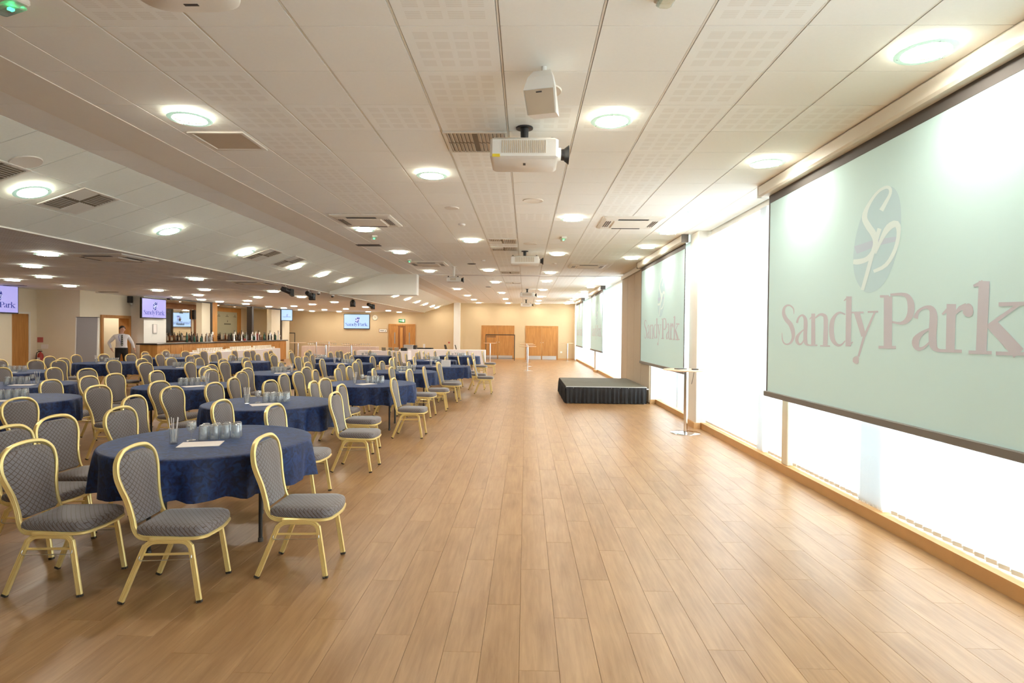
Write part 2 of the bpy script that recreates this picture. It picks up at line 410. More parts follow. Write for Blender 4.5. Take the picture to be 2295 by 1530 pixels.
for j in range(-10, 55):
    y = Y0 + T * j
    addtile(fieldn, 2.82 + .004, y + .0025, 3.2, y + .5975)
    addtile(fieldn, -3.52, y + .0025, -3.184, y + .5975)
    addtile(fieldn, -4.5, y + .0025, -4.045, y + .5975)
tag(fieldp.build('slotted_tile_field', M['tileperf'], ce), None, None, kind='stuff')
tag(fieldn.build('plain_tile_field', M['tile'], ce), None, None, kind='stuff')
MB().box(-4.04, YF, ZC - .004, -3.525, YB, ZC + .02).build('plaster_band', M['plaster'], ce)
# tee bars
tb = MB()
for i in range(-4, 7): tb.box(X0 + T * i - .006, YF, ZC + .003, X0 + T * i + .006, YB, ZC + .02)
tag(tb.build('tee_bar', M['offwhite'], ce), None, None)
# sloping strip
XA, XBE = -4.5, -6.3
SL = (ZC - ZL) / (XA - XBE)
ang = math.atan(SL); Ls = math.hypot(ZC - ZL, XA - XBE); TS = Ls / 3
cs = MB(); 
for (a, b) in ((YF, YB),):
    cs.add([(XA, a, ZC + .018), (XA, b, ZC + .018), (XBE, b, ZL + .018), (XBE, a, ZL + .018), (XA, a, ZC + .2), (XA, b, ZC + .2), (XBE, b, ZL + .2), (XBE, a, ZL + .2)],
           [(0, 1, 2, 3), (7, 6, 5, 4), (0, 3, 7, 4), (1, 5, 6, 2), (0, 4, 5, 1), (3, 2, 6, 7)])
ceS = struct(cs.build('ceiling_slope', M['grid']), 'pale sloping tile strip between the high and low ceilings')
st = MB().box(.005, .005, 0, TS - .005, T - .005, .016).mesh('ceiling_tile', M['tileslope'])
sf = MB(); n = 0
for j in range(0, 65):
    y = -2.5 + T * j
    for i in range(3):
        xx = XBE + (XA - XBE) * i / 3; zz = ZL + (ZC - ZL) * i / 3
        if 3.4 < y < 18 and n < 100:
            o = place(st, 'ceiling_tile', ceS, (xx, y, zz)); o.rotation_euler = (0, -ang, 0); n += 1
        elif y < YB - .3:
            x1, z1 = xx + (XA - XBE) / 3, zz + (ZC - ZL) / 3
            sf.add([(xx + .003, y + .003, zz), (x1 - .003, y + .003, z1), (x1 - .003, y + T - .003, z1), (xx + .003, y + T - .003, zz)], [(3, 2, 1, 0)])
tag(sf.build('sloped_tile_field', M['tileslope'], ceS), None, None, kind='stuff')
# low ceiling
ceL = struct(MB().box(-17.4, YF - .2, ZL + .018, XBE, YB + .3, ZL + .2).build('ceiling_low', M['grid']), 'brownish perforated low ceiling on the bar side')
lt = MB().box(.003, .003, 0, T - .003, T - .003, .016).mesh('ceiling_tile', M['tilelow'])
lo = []
for i in range(18):
    for j in range(-4, 57):
        x = XBE - .02 - T * (i + 1); y = 2.285 + T * j
        lo.append((x, y, (y > 5.5 and -x / y < .93)))
lo.sort(key=lambda c: (not c[2], math.hypot(c[0], c[1])))
lf = MB()
for k, (x, y, v) in enumerate(lo):
    if k < 160 and v: place(lt, 'ceiling_tile', ceL, (x, y, ZL))
    elif y < YB - .1: lf.box(x + .003, y + .003, ZL, x + T - .003, min(y + T, YB) - .003, ZL + .016)
tag(lf.build('perforated_tile_field', M['tilelow'], ceL), None, None, kind='stuff')
MB().box(XBE - .02, YF, ZL - .012, XBE + .02, YB, ZL + .02).build('edge_trim', M['offwhite'], ceL)
# partition header
bm = MB().box(-6.2, 18.35, 2.80, -3.5, 18.65, ZC + .02)
hb = struct(bm.build('beam_header', M['wall_white']), 'pale downstand header of the folding partition')
MB().box(-3.5, 18.33, 2.80, -3.44, 18.67, ZC + .02).build('end_cap', M['white'], hb)
# track of the folding wall across the flat ceiling
tr = MB()
for y in (18.40, 18.56): tr.box(-3.4, y, ZC - .012, 3.0, y + .05, ZC + .01)
struct(tr.build('trim_1', M['steel']), 'steel partition track across the ceiling')

# ------------------------------------------------------------------ walls
def wallbox(name, x0, y0, z0, x1, y1, z1, mt, label=None):
    return struct(MB().box(x0, y0, z0, x1, y1, z1).build(name, mt), label)
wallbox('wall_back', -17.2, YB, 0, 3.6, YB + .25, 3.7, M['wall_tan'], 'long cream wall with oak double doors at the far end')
wallbox('wall_front', -17.2, YF - .25, 0, 3.6, YF, 3.7, M['wall_white'], 'cream wall behind the viewpoint')
# left side
wl = MB()
wl.box(-15.6, YF, 0, -15.1, 16.85, ZL + .02)          # near run with the first tv
wl.box(-15.9, 16.85, 0, -15.42, 18.1, ZL + .02)       # door recess back
wl.box(-15.9, 18.1, 0, -14.46, 18.4, ZL + .02)        # return facing the room
wl.box(-14.46, 18.08, 0, -14.02, 18.75, ZL + .02)     # column
wl.box(-14.9, 18.75, 0, -14.6, 19.77, ZL + .02)       # run to the doorway
wl.box(-14.9, 19.77, 2.10, -14.6, 21.24, ZL + .02)
wl.box(-14.9, 21.24, 0, -14.6, 22.9, ZL + .02)
wl.box(-16.1, 34.1, 0, -15.6, YB, ZL + .02)
struct(wl.build('wall_left', M['wall']), 'cream side wall with column, oak doorway and televisions')
wc = MB(); wc.box(-14.6, 20.87 + .45, 0, -14.1, 22.52, ZL + .02)
wc = MB().box(-14.598, 21.28, 0, -14.1, 22.62, ZL + .02)
struct(wc.build('wall_bar', M['wall_white']), 'white wall panel beside the bar opening')
# recess door leaf and frame
d1 = struct(MB().box(-15.42, 16.90, 0, -15.36, 17.72, 2.07).build('door_1', M['oak']), 'tall oak door in the recess beyond the fire extinguisher sign')
MB().box(-15.42, 17.72, 0, -15.34, 17.78, 2.07).box(-15.42, 16.86, 2.07, -15.34, 17.78, 2.13).build('door_frame', M['offwhite'], d1)
# rooms behind the bar wall
rm = MB()
rm.box(-17.2, 18.4, 0, -17.0, 22.6, ZL + .02)
rm.box(-17.0, 18.4, 0, -14.9, 18.6, ZL + .02)
rm.box(-17.0, 22.3, 0, -14.9, 22.5, ZL + .02)
struct(rm.build('wall_servery', M['wall']), 'cream walls of the small room behind the doorway')
tag(MB().box(-16.95, 19.0, 0, -16.35, 22.2, 1.12).box(-16.98, 19.0, 1.12, -16.3, 22.2, 1.16).build('servery_cabinet', M['darkgrey']), 'dark cabinet in the small room behind the doorway', 'cabinet')
sh = thing('wall_shelf', 'wooden wall shelf high in the small room behind the doorway', 'shelf', (-16.95, 20.6, 0))
MB().box(0, 0, 1.72, .25, 1.4, 1.75).build('board', M['brownwood'], sh); MB().box(0, .02, 1.16, .22, .06, 1.72).build('side_panel', M['offwhite'], sh); MB().box(0, 1.3, 1.16, .22, 1.34, 1.72).build('side_panel', M['offwhite'], sh)
# doorway frame
df = struct(MB().box(-14.95, 19.75, 0, -14.56, 19.86, 2.02).box(-14.95, 21.15, 0, -14.56, 21.26, 2.02).box(-14.95, 19.75, 2.02, -14.56, 21.26, 2.12).build('door_2', M['oak']), 'open oak framed doorway behind the man')
MB().box(-15.75, 19.84, .01, -14.94, 19.89, 2.01).build('door_leaf', M['oak'], df)
# bar alcove
ba = MB()
ba.box(-16.4, 22.5, 0, -16.12, 34.0, ZL + .02)
ba.box(-16.12, 33.9, 0, -13.9, 34.1, ZL + .02)
ba.box(-16.12, 22.5, 0, -14.6, 22.62, ZL + .02)
struct(ba.build('wall_bar_back', M['wall']), 'cream back walls of the bar alcove')
pr_ = MB().box(-14.15, 24.80, 0, -13.9, 25.47, ZL + .01).box(-14.15, 31.67, 0, -13.9, 32.80, ZL + .01).box(-14.15, 32.99, 0, -13.86, 33.62, ZL + .01).box(-16.12, 33.62, 0, -13.9, 33.9, ZL)
struct(pr_.build('wall_bar_piers', M['wall']), 'cream piers between the bar openings')
def post(y0, y1, mt, n, lab):
    struct(MB().box(-14.12, y0, 1.10, -13.86, y1, ZL).build('trim_%d' % n, M[mt]), lab)
post(25.47, 25.58, 'counter', 2, 'thin black post on the bar front'); post(25.58, 25.98, 'oakbar', 3, 'oak post between the first two bar openings')
post(29.3, 29.5, 'counter', 4, 'slim dark post in the bar opening'); post(32.80, 32.98, 'counter', 5, 'dark post at the far end of the bar')
struct(MB().box(-14.0, 22.5, ZL - .05, -13.88, 33.6, ZL + .01).build('trim_6', M['counter']), 'dark strip along the top of the bar openings')
# skirting
bb = MB().box(-13.9, YB - .02, 0, -8.56, YB, .1).box(-6.82, YB - .02, 0, -2.78, YB, .1).box(-.68, YB - .02, 0, -.03, YB, .1).box(2.0, YB - .02, 0, 3.12, YB, .1)
struct(bb.build('baseboard_back', M['sill']), 'oak skirting along the far wall')
bl = MB().box(-15.1, YF, 0, -15.08, 16.85, .1).box(-15.42, 18.08, 0, -14.46, 18.1, .1).box(-14.46, 18.06, 0, -14.0, 18.08, .1).box(-14.1, 21.3, 0, -14.08, 22.5, .1)
struct(bl.build('baseboard_left', M['sill']), 'oak skirting along the side wall')
# white column at the far end
struct(MB().box(-4.42, 35.75, 0, -4.05, YB, ZC).build('column', M['wall_white']), 'white square column against the far wall')

# ------------------------------------------------------------------ window side
wr = MB()
wr.box(3.22, YF, 0, 3.6, YB, .10)
wr.box(3.22, YF, 3.36, 3.6, YB, 3.7)
for a, b in ((YF, -2.4), (10.25, 10.85), (13.85, 18.1), (25.0, 25.6), (35.6, YB)): wr.box(3.22, a, .1, 3.6, b, 3.36)
struct(wr.build('wall_right', M['wall_white']), 'white window wall beside the open floor')
for a, b in ((10.30, 10.80), (25.02, 25.55), (35.58, YB)):
    o = struct(MB().bbox(2.99, a, 0, 3.24, b, ZC, .01).build('pillar', M['wall_white']), 'white pillar between the tall windows')
struct(MB().box(2.955, 10.30, 0, 2.99, 10.82, .1).box(2.955, 10.28, 0, 3.074, 10.30, .1).box(2.955, 25.02, 0, 2.99, 25.57, .1).box(2.955, 25.0, 0, 3.074, 25.02, .1).build('trim_7', M['sill']), 'oak skirting around the window pillars')
br = MB()
for a, b in ((YF, 10.30), (10.80, 13.90), (18.00, 25.02), (25.55, YB)):
    br.box(3.08, a, 0, 3.10, b, .085); br.box(3.075, a, .085, 3.23, b, .105)
struct(br.build('baseboard_right', M['sill']), 'oak skirting and low sill under the windows')
# pocket of the folding wall
pk = struct(MB().box(2.97, 13.90, 0, 3.25, 18.00, ZC).build('wall_pocket', M['wall_white']), 'white wall pocket that stores the folding partition')
for k in range(4):
    a = 13.92 + k * 1.015
    o = MB().bbox(2.93, a + .008, .02, 2.975, a + 1.007, 3.28, .008).build('partition_panel', M['partition'], pk)
MB().box(2.90, 15.0, 3.29, 2.98, 18.0, 3.40).build('track_rail', M['offwhite'], pk)
struct(MB().box(2.95, 13.87, 0, 3.12, 13.90, .1).build('trim_8', M['sill']), 'oak skirting on the end of the partition pocket')
# windows
for k, (a, b) in enumerate(WINDOWS):
    n = max(2, round((b - a) / 1.45)); w = (b - a) / n
    f = MB().box(3.34, a, .1, 3.40, b, .16).box(3.34, a, 3.28, 3.40, b, 3.36)
    f.box(3.34, a, .16, 3.40, a + .05, 3.28); f.box(3.34, b - .05, .16, 3.40, b, 3.28)
    wn = struct(f.build('window_%d' % (k + 1), M['white']), ['tall window bay nearest the viewpoint behind white blinds', 'narrow window bay by the folding partition pocket', 'window bay just beyond the partition pocket', 'farthest window bay before the end wall'][k])
    for i in range(1, n): MB().box(3.335, a + i * w - .03, .16, 3.405, a + i * w + .03, 3.28).build('mullion', M['white'], wn)
    for i in range(n): MB().box(3.366, a + i * w + .03, .16, 3.372, a + (i + 1) * w - .03, 3.28).build('pane', M['pane'], wn)
struct(MB().bbox(3.09, 6.94, .105, 3.24, 7.10, ZC, .008).build('trim_9', M['wall']), 'cream post between two blinds')
# terrace outside
struct(MB().box(3.7, YF - 6, -.3, 14, YB + 6, -.05).build('terrace', plain('pale terrace', (.62, .62, .60), .8)), 'pale terrace outside the windows')
rl = thing('terrace_railing', 'grey railing on the terrace outside the windows', 'railing', (5.4, 0, -.05))
MB().box(-.03, YF, 1.05, .03, YB, 1.11).build('handrail', M['darkgrey'], rl)
MB().box(-.02, YF, .5, .02, YB, .54).build('mid_rail', M['darkgrey'], rl)
for k in range(20): MB().box(-.03, -.03 - 1.5 + k * 1.9, 0, .03, .03 - 1.5 + k * 1.9, 1.05).build('railing_post', M['darkgrey'], rl)

# ------------------------------------------------------------------ vertical blinds
slm = MB(); w = .118
slm.add([(-.004, -w / 2, .135), (0, 0, .135), (-.004, w / 2, .135), (-.004, w / 2, 3.33), (0, 0, 3.33), (-.004, -w / 2, 3.33)], [(0, 1, 4, 5), (1, 2, 3, 4)])
slmesh = slm.mesh('slat', M['slat'])
wtmesh = MB().box(-.003, -.05, .118, .003, .05, .15).mesh('bottom_weight', M['white'])
def blind(y0, y1, label, stacks=()):
    t = thing('vertical_blind', label, 'blind', (3.165, y0, 0))
    MB().box(-.022, 0, 3.335, .022, y1 - y0, 3.37).build('headrail', M['white'], t)
    y = y0 + .05; k = 0
    while y < y1 - .04:
        stk = any(a < y < b for a, b in stacks)
        rz = (math.radians(84) if stk else math.radians(14)) + random.uniform(-.04, .04)
        o = place(slmesh, 'slat', t, (0, y - y0, 0), rz)
        if y < 11: place(wtmesh, 'bottom_weight', o)
        y += .03 if stk else .104
    return t
blind(-2.3, 6.92, 'white vertical blind at the near window, around the bunched slats', [(5.1, 5.5)])
blind(7.12, 10.27, 'white vertical blind between the cream post and the first pillar', [(7.6, 7.92)])
blind(10.86, 13.84, 'white vertical blind behind the second projection screen', [(11.9, 12.1)])
blind(18.12, 24.98, 'white vertical blind behind the third projection screen', [(19.0, 19.15), (20.2, 20.35), (21.6, 21.75), (22.4, 22.6), (23.4, 23.55), (24.3, 24.5)])
blind(25.62, 35.55, 'white vertical blind near the end wall, beyond the far pillar', [(26.3, 26.5), (27.3, 27.5), (28.3, 28.5), (29.3, 29.5), (30.4, 30.6), (31.5, 31.7), (32.6, 32.8), (33.7, 33.9), (34.8, 35)])
# ------------------------------------------------------------------ banquet chair (faces +X)
def smooth_path(P, n=6):
    out = []; P = [Vector(p) for p in P]
    for i in range(len(P) - 1):
        a, b, c, d = P[max(i - 1, 0)], P[i], P[i + 1], P[min(i + 2, len(P) - 1)]
        for k in range(n):
            t = k / n
            out.append(.5 * ((2 * b) + (c - a) * t + (2 * a - 5 * b + 4 * c - d) * t * t + (3 * b - 3 * c + d - a) * t ** 3))
    out.append(P[-1]); return out
# fluted section: long side out of the chair plane, two grooves
FLUTE = [(-1, -.5), (-.8, -1), (-.42, -1), (-.32, -.72), (-.22, -1), (.22, -1), (.32, -.72), (.42, -1), (.8, -1), (1, -.5), (1, .5), (.8, 1), (.42, 1), (.32, .72), (.22, 1), (-.22, 1), (-.32, .72), (-.42, 1), (-.8, 1), (-1, .5)]
BACK = [(.10, .188, .385), (-.05, .188, .385), (-.125, .184, .392), (-.168, .170, .43), (-.19, .160, .50), (-.212, .172, .60), (-.232, .202, .69), (-.246, .217, .76), (-.258, .200, .835), (-.267, .140, .885), (-.271, .070, .902)]
bp_ = smooth_path(BACK + [(-.272, 0, .906)], 4)
full = bp_ + [Vector((p.x, -p.y, p.z)) for p in reversed(bp_[:-1])]
ct = thing('banquet_chair', 'grey banquet chair with gold frame', 'chair')
MB().tube(full, 1.0, prof=[(a * .0165, b * .0105) for a, b in FLUTE], ref=(.9, 0, .43)).build('back_frame', M['gold'], ct, True)
def hw_at(z):
    pts = [(p.z, p.y, p.x) for p in bp_ if p.z > .43]
    for (z0, y0, x0), (z1, y1, x1) in zip(pts, pts[1:]):
        if z0 <= z <= z1 + 1e-6:
            t = (z - z0) / max(z1 - z0, 1e-6); return y0 + (y1 - y0) * t, x0 + (x1 - x0) * t
    return pts[-1][1], pts[-1][2]
def backpad():
    mb = MB(); zs = [.455, .47, .50, .55, .60, .65, .70, .74, .78, .81, .835, .855, .868, .875]
    N = 10; F, B = [], []
    for q, z in enumerate(zs):
        hw, x = hw_at(min(z, .90)); hw = max(hw - .010, .02)
        if z < .46: hw *= .80
        if z > .85: hw *= [.92, .80, .60][max(0, q - 11)]
        e = 0 if q in (0, len(zs) - 1) else 1
        F.append([(x + .004 + e * .022 * (1 - (k / N * 2 - 1) ** 4), hw * (k / N * 2 - 1), z) for k in range(N + 1)])
        B.append([(x - .004 - e * .010 * (1 - (k / N * 2 - 1) ** 4), hw * (k / N * 2 - 1), z) for k in range(N + 1)])
    n = N + 1; vs = [p for r in F for p in r] + [p for r in B for p in r]; o = len(zs) * n; fs = []
    for i in range(len(zs) - 1):
        for k in range(N):
            a = i * n + k; fs.append((a, a + 1, a + n + 1, a + n)); fs.append((o + a, o + a + n, o + a + n + 1, o + a + 1))
        fs.append((i * n, i * n + n, o + i * n + n, o + i * n)); a = i * n + N; fs.append((a, o + a, o + a + n, a + n))
    for k in range(N):
        fs.append((k, o + k, o + k + 1, k + 1)); a = (len(zs) - 1) * n + k; fs.append((a, a + 1, o + a + 1, o + a))
    return mb.add(vs, fs)
backpad().build('backrest', M['fabric'], ct, True)
def outline(k=1.0, n=5):
    pts = []
    def arc(cx, cy_, r, a0, a1):
        for i in range(n): 
            a = a0 + (a1 - a0) * i / (n - 1); pts.append((cx + r * math.cos(a) * 1, cy_ + r * math.sin(a)))
    arc(.185, -.135, .075, -PI / 2, 0); pts.append((.272, -.06)); pts.append((.276, 0)); pts.append((.272, .06)); arc(.185, .135, .075, 0, PI / 2)
    arc(-.13, .150, .04, PI / 2, PI); arc(-.13, -.150, .04, PI, 3 * PI / 2)
    return [(x * k + .04 * (1 - k), y * k) for x, y in pts]
sb = MB()
sb.rings([[(x, y, z) for x, y in outline(k)] for k, z in ((.95, .392), (1, .402), (1.0, .428), (.97, .445), (.88, .457), (.66, .463), (.3, .466))], cap=True)
sb.build('seat', M['fabric'], ct, True)
ol = outline(.985); ol2 = [p for p in ol if p[0] > -.05]
MB().tube([(x, y, .387) for x, y in [(-.06, -.208)] + ol2 + [(-.06, .208)]], .011, 6).build('seat_rail', M['gold'], ct, True)
def legmesh(pts):
    mb = MB(); p = smooth_path(pts, 4); mb.tube(p, 1.0, prof=[(b * .0105, a * .0165) for a, b in FLUTE], ref=(0, 1, 0))
    a = Vector(pts[0]); b = Vector(pts[1]); d = (b - a).normalized(); mb.cur = 1
    mb.tube([a - Vector((0, 0, .0)), a + d * .014], 1.0, prof=[(b * .0118, a * .018) for a, b in FLUTE], ref=(0, 1, 0)); return mb
for s in (1, -1):
    legmesh([(-.228, .212 * s, .004), (-.10, .206 * s, .320), (-.085, .205 * s, .345), (-.055, .204 * s, .366), (-.02, .203 * s, .372), (.05, .203 * s, .372)]).build('leg', [M['gold'], M['ferrule']], ct, True)
    legmesh([(.228, .212 * s, .004), (.180, .206 * s, .310), (.172, .205 * s, .340), (.150, .204 * s, .364), (.115, .203 * s, .372), (.05, .203 * s, .372)]).build('leg', [M['gold'], M['ferrule']], ct, True)
    MB().cyl((-.118, .206 * s, .292), (.184, .206 * s, .296), .008, n=6).build('stretcher', M['gold'], ct, True)
    MB().tube([(-.115, .214 * s, .290), (-.118, .222 * s, .272), (-.11, .224 * s, .262), (.175, .224 * s, .268), (.184, .222 * s, .276), (.182, .214 * s, .292)], .0028, 5).build('linking_wire', M['steel'], ct)
chair = Maker(ct)

# ------------------------------------------------------------------ round tables with velvet cloths
TABLES = [(-2.54, 4.67), (-3.14, 7.13), (-2.66, 9.99), (-2.76, 13.08), (-2.22, 15.33), (-2.95, 18.45), (-2.49, 22.01), (-6.44, 7.09), (-5.34, 9.15), (-5.2, 12.21), (-5.01, 16.07), (-5.64, 21.1), (-7.98, 8.98), (-8.15, 13.6), (-8.0, 16.25), (-6.67, 18.77), (-10.36, 11.57), (-10.94, 15.09), (-11.01, 17.95)]
TN = ['frontmost aisle table', 'second aisle table', 'third aisle table', 'fourth aisle table', 'fifth aisle table', 'sixth aisle table', 'rearmost aisle table',
      'frontmost middle-row table', 'second middle-row table', 'third middle-row table', 'fourth middle-row table', 'rearmost middle-row table',
      'frontmost third-row table', 'second third-row table', 'third third-row table', 'rearmost third-row table',
      'front bar-wall table', 'middle bar-wall table', 'far bar-wall table']
CR = .785
def cloth_mesh(seed):
    rnd = random.Random(seed); N = 120; mb = MB(); R = []
    for r in (.05, .2, .4, .6, .71, .752): R.append([(r * math.cos(2 * PI * k / N), r * math.sin(2 * PI * k / N), .752) for k in range(N)])
    ph = [rnd.uniform(0, 6.28) for _ in range(5)]; fq = [9, 14, 19, 5, 26]; am = [.4, .6, .75, .3, .6]
    def wave(a): return sum(m_ * math.sin(f * a + p) for m_, f, p in zip(am, fq, ph)) / 1.6
    for z, r, w in ((.749, .763, 0), (.742, .770, .002), (.70, .773, .010), (.64, .774, .020), (.58, .774, .030), (.51, .774, .037), (.455, .774, .046)):
        ring = []
        for k in range(N):
            a = 2 * PI * k / N; wv = wave(a); rr = r + w * wv
            zz = z if z > .50 else z + .010 * math.sin(4 * a + ph[0]) - .008 * wv
            ring.append((rr * math.cos(a), rr * math.sin(a), zz))
        R.append(ring)
    mb.rings(R); n0 = len(mb.v); mb.v.append((0, 0, .752)); 
    for k in range(N): mb.f.append([n0, k, (k + 1) % N]); mb.mi.append(0)
    return mb.mesh('tablecloth', M['velvet'], True)
CM = [cloth_mesh(s) for s in (1, 2, 3)]
tt = thing('round_table', 'folding round table', 'table')
MB().lathe([(.0, .715), (.70, .715), (.735, .72), (.735, .742), (.70, .748), (0, .748)], 40).build('tabletop', M['brownwood'], tt, True)
for k in range(4):
    a = PI / 4 + k * PI / 2; x, y = .53 * math.cos(a), .53 * math.sin(a)
    b = MB().cyl((x, y, .012), (x, y, .715), .0145, n=10); b.cur = 1; b.cyl((x, y, 0), (x, y, .03), .019, n=10)
    b.build('leg', [M['black'], M['darkgrey']], tt, True)
table = Maker(tt)
for k, (x, y) in enumerate(TABLES):
    table((x, y, 0), [.42, .3, .1, .5, .2, .6][k % 6], 'round folding table with thin black legs, %s' % TN[k], 'round tables under navy cloths')
    o = place(CM[k % 3], 'tablecloth', None, (x, y, 0), k * .9); tag(o, 'crushed navy velvet cloth draped over %s' % TN[k], 'tablecloth', 'navy velvet tablecloths')

# ------------------------------------------------------------------ chairs
CH = [(-2.94,3.69),(-3.575,4.25),(-2.19,3.64),(-1.545,4.03),(-6.47,8.15),(-4.03,6.32),(-2.9,6.02),(-11.76,13.09),(-9.31,10.48),(-10.94,13.09),(-12.06,14.87),(-10.32,12.99),(-8.48,10.65),(-11.05,14.03),(-12.22,15.97),(-11.91,16.58),(-7.74,10.46),(-6.46,8.85),(-5.23,7.36),(-5.0,5.95),(-3.66,4.79),(-3.52,5.37),(-11.26,16.78),(-9.27,13.29),(-12.1,18.73),(-10.57,16.44),(-9.21,14.21),(-8.03,12.54),(-6.24,10.16),(-4.9,8.1),(-6.46,9.4),(-12.28,20.11),(-10.47,16.92),(-8.85,14.82),(-11.32,19.61),(-9.17,16.21),(-9.62,17.29),(-8.16,14.92),(-10.96,20.11),(-9.35,17.79),(-10.34,19.96),(-7.21,12.85),(-7.38,14.58),(-6.6,13.15),(-6.32,12.07),(-5.53,10.61),(-6.05,11.37),(-4.21,8.87),(-4.05,7.98),(-4.26,7.35),(-8.57,17.39),(-7.18,15.38),(-6.29,13.65),(-4.75,10.19),(-5.12,11.15),(-10.41,21.21),(-9.73,20.71),(-9.79,21.28),(-8.02,17.89),(-9.17,21.43),(-8.67,19.92),(-7.25,17.25),(-7.77,18.36),(-7.72,19.77),(-8.55,21.75),(-5.44,13.53),(-6.13,16.24),(-7.41,20.36),(-7.93,21.95),(-6.25,17.71),(-6.1,16.77),(-4.82,13.51),(-4.15,11.63),(-3.78,10.28),(-3.78,9.68),(-3.68,10.89),(-2.82,8.44),(-3.49,8.48),(-2.22,5.73),(-2.01,6.93),(-6.58,20.35),(-6.75,22.01),(-6.73,21.55),(-5.54,18.7),(-5.73,19.54),(-4.96,17.44),(-4.13,15.24),(-6.41,22.67),(-5.8,20.04),(-5.0,15.01),(-3.88,13.01),(-3.77,13.74),(-3.41,12.1),(-3.42,11.39),(-2.73,11.49),(-5.78,22.56),(-4.51,21.16),(-4.22,16.98),(-3.29,14.37),(-5.09,22.81),(-4.51,21.9),(-4.11,20.06),(-3.44,16.05),(-3.49,16.67),(-3.34,15.57),(-3.71,19.37),(-2.51,12.02),(-2.6,14.27),(-2.01,11.34),(-2.84,8.93),(-2.26,7.96),(-1.81,9.14),(-3.05,17.31),(-3.07,19.51),(-3.59,20.64),(-3.87,22.64),(-3.61,22.15),(-3.3,22.89),(-3.25,21.09),(-2.56,20.95),(-2.82,23.34),(-2.11,17.37),(-1.83,18.12),(-2.04,23.06),(-1.64,21.01),(-1.43,22.97),(-1.4,16.9),(-1.13,15.81),(-1.88,14.27),(-1.79,13.8),(-1.87,12.26)]
SIDE = ['window side', 'far window corner', 'far side', 'far bar corner', 'bar side', 'near bar corner', 'near side', 'near window corner']
ent = []
for i, (x, y) in enumerate(CH):
    k = min(range(len(TABLES)), key=lambda q: math.hypot(x - TABLES[q][0], y - TABLES[q][1]))
    a = math.atan2(y - TABLES[k][1], x - TABLES[k][0]); s8 = int(round(a / (PI / 4))) % 8
    ent.append((k, s8, y, x, i))
seenl = {}
for e in sorted(ent): seenl.setdefault(e[:2], []).append(e)
rr = random.Random(11)
for key, es in seenl.items():
    for q, (k, s8, y, x, i) in enumerate(es):
        N_ = len(es); names = {1: [''], 2: ['nearer of two '], 3: ['nearest of three ', 'middle of three ', 'farthest of three ']}
        pre = '' if N_ == 1 else (['nearer of two ', 'farther of two '] if N_ == 2 else ['nearest of %d ' % N_ if N_ > 3 else 'nearest of three '] + ['%s of %s ' % (ORD[z], {3: 'three', 4: 'four', 5: 'five', 6: 'six', 7: 'seven', 8: 'eight'}[N_]) for z in range(1, N_)])[q]
        pre = pre.replace(' of 4', ' of four').replace(' of 5', ' of five').replace(' of 6', ' of six').replace(' of 7', ' of seven').replace(' of 8', ' of eight')
        rz = {0: .04, 1: .03, 2: .09, 3: .035}.get(i, rr.uniform(-.09, .10))
        if (x, y) == (-1.84, 18.12): rz = 1.75
        chair((x, y, 0), rz, 'grey gold-framed chair, %sat %s of %s' % (pre, SIDE[s8], TN[k]), 'banquet chairs around the round tables')

# ------------------------------------------------------------------ glassware at the table centres
def lathe_mesh(name, prof, mt, n=14): return MB().lathe(prof, n).mesh(name, mt, True)
tum = lathe_mesh('tumbler', [(.0345, 0), (.036, .004), (.0355, .04), (.034, .075), (.0315, .105), (.029, .118), (.024, .123), (0, .124), (0, .112), (.022, .110), (.028, .10), (.0315, .07), (.033, .03), (.0335, 0), (.0345, 0)], M['glass'])
gob = lathe_mesh('goblet', [(0, 0), (.034, .002), (.033, .006), (.008, .012), (.0045, .022), (.0045, .058), (.012, .068), (.030, .085), (.038, .108), (.037, .135), (.033, .150), (.0315, .150), (.0355, .134), (.0365, .108), (.028, .087), (.008, .070), (0, .069)], M['glass'], 16)
cup = lathe_mesh('plastic_cup', [(0, 0), (.026, 0), (.0265, .004), (.0365, .108), (.038, .110), (.0365, .112), (.035, .108), (.025, .006), (0, .005)], M['glass'])
strm = MB().cyl((0, 0, 0), (0, 0, .19), .0032, n=6).mesh('paper_straw', M['paper'])
sac = MB()
r_ = random.Random(4)
for k in range(26):
    a = r_.uniform(0, 6.28); z = .094 + k * .0022; rr_ = r_.uniform(0, .009 if z < .1 else .018)
    c = Vector((rr_ * math.cos(a), rr_ * math.sin(a), z)); u = Vector((r_.uniform(-1, 1), r_.uniform(-1, 1), r_.uniform(-.6, .6))).normalized() * .010; v = u.cross(Vector((0, .3, 1))).normalized() * .006; w = u.cross(v).normalized() * .0012
    sac.add([c - u - v + w, c + u - v + w, c + u + v + w, c - u + v + w, c - u - v - w, c + u - v - w, c + u + v - w, c - u + v - w], [(0, 1, 2, 3), (7, 6, 5, 4), (0, 4, 5, 1), (1, 5, 6, 2), (2, 6, 7, 3), (3, 7, 4, 0)])
sacm = sac.mesh('sugar_sachets', M['sachet'])
papm = MB().box(-.148, -.105, 0, .148, .105, .004).mesh('paper_pad', M['paper'])
TZ = .7525
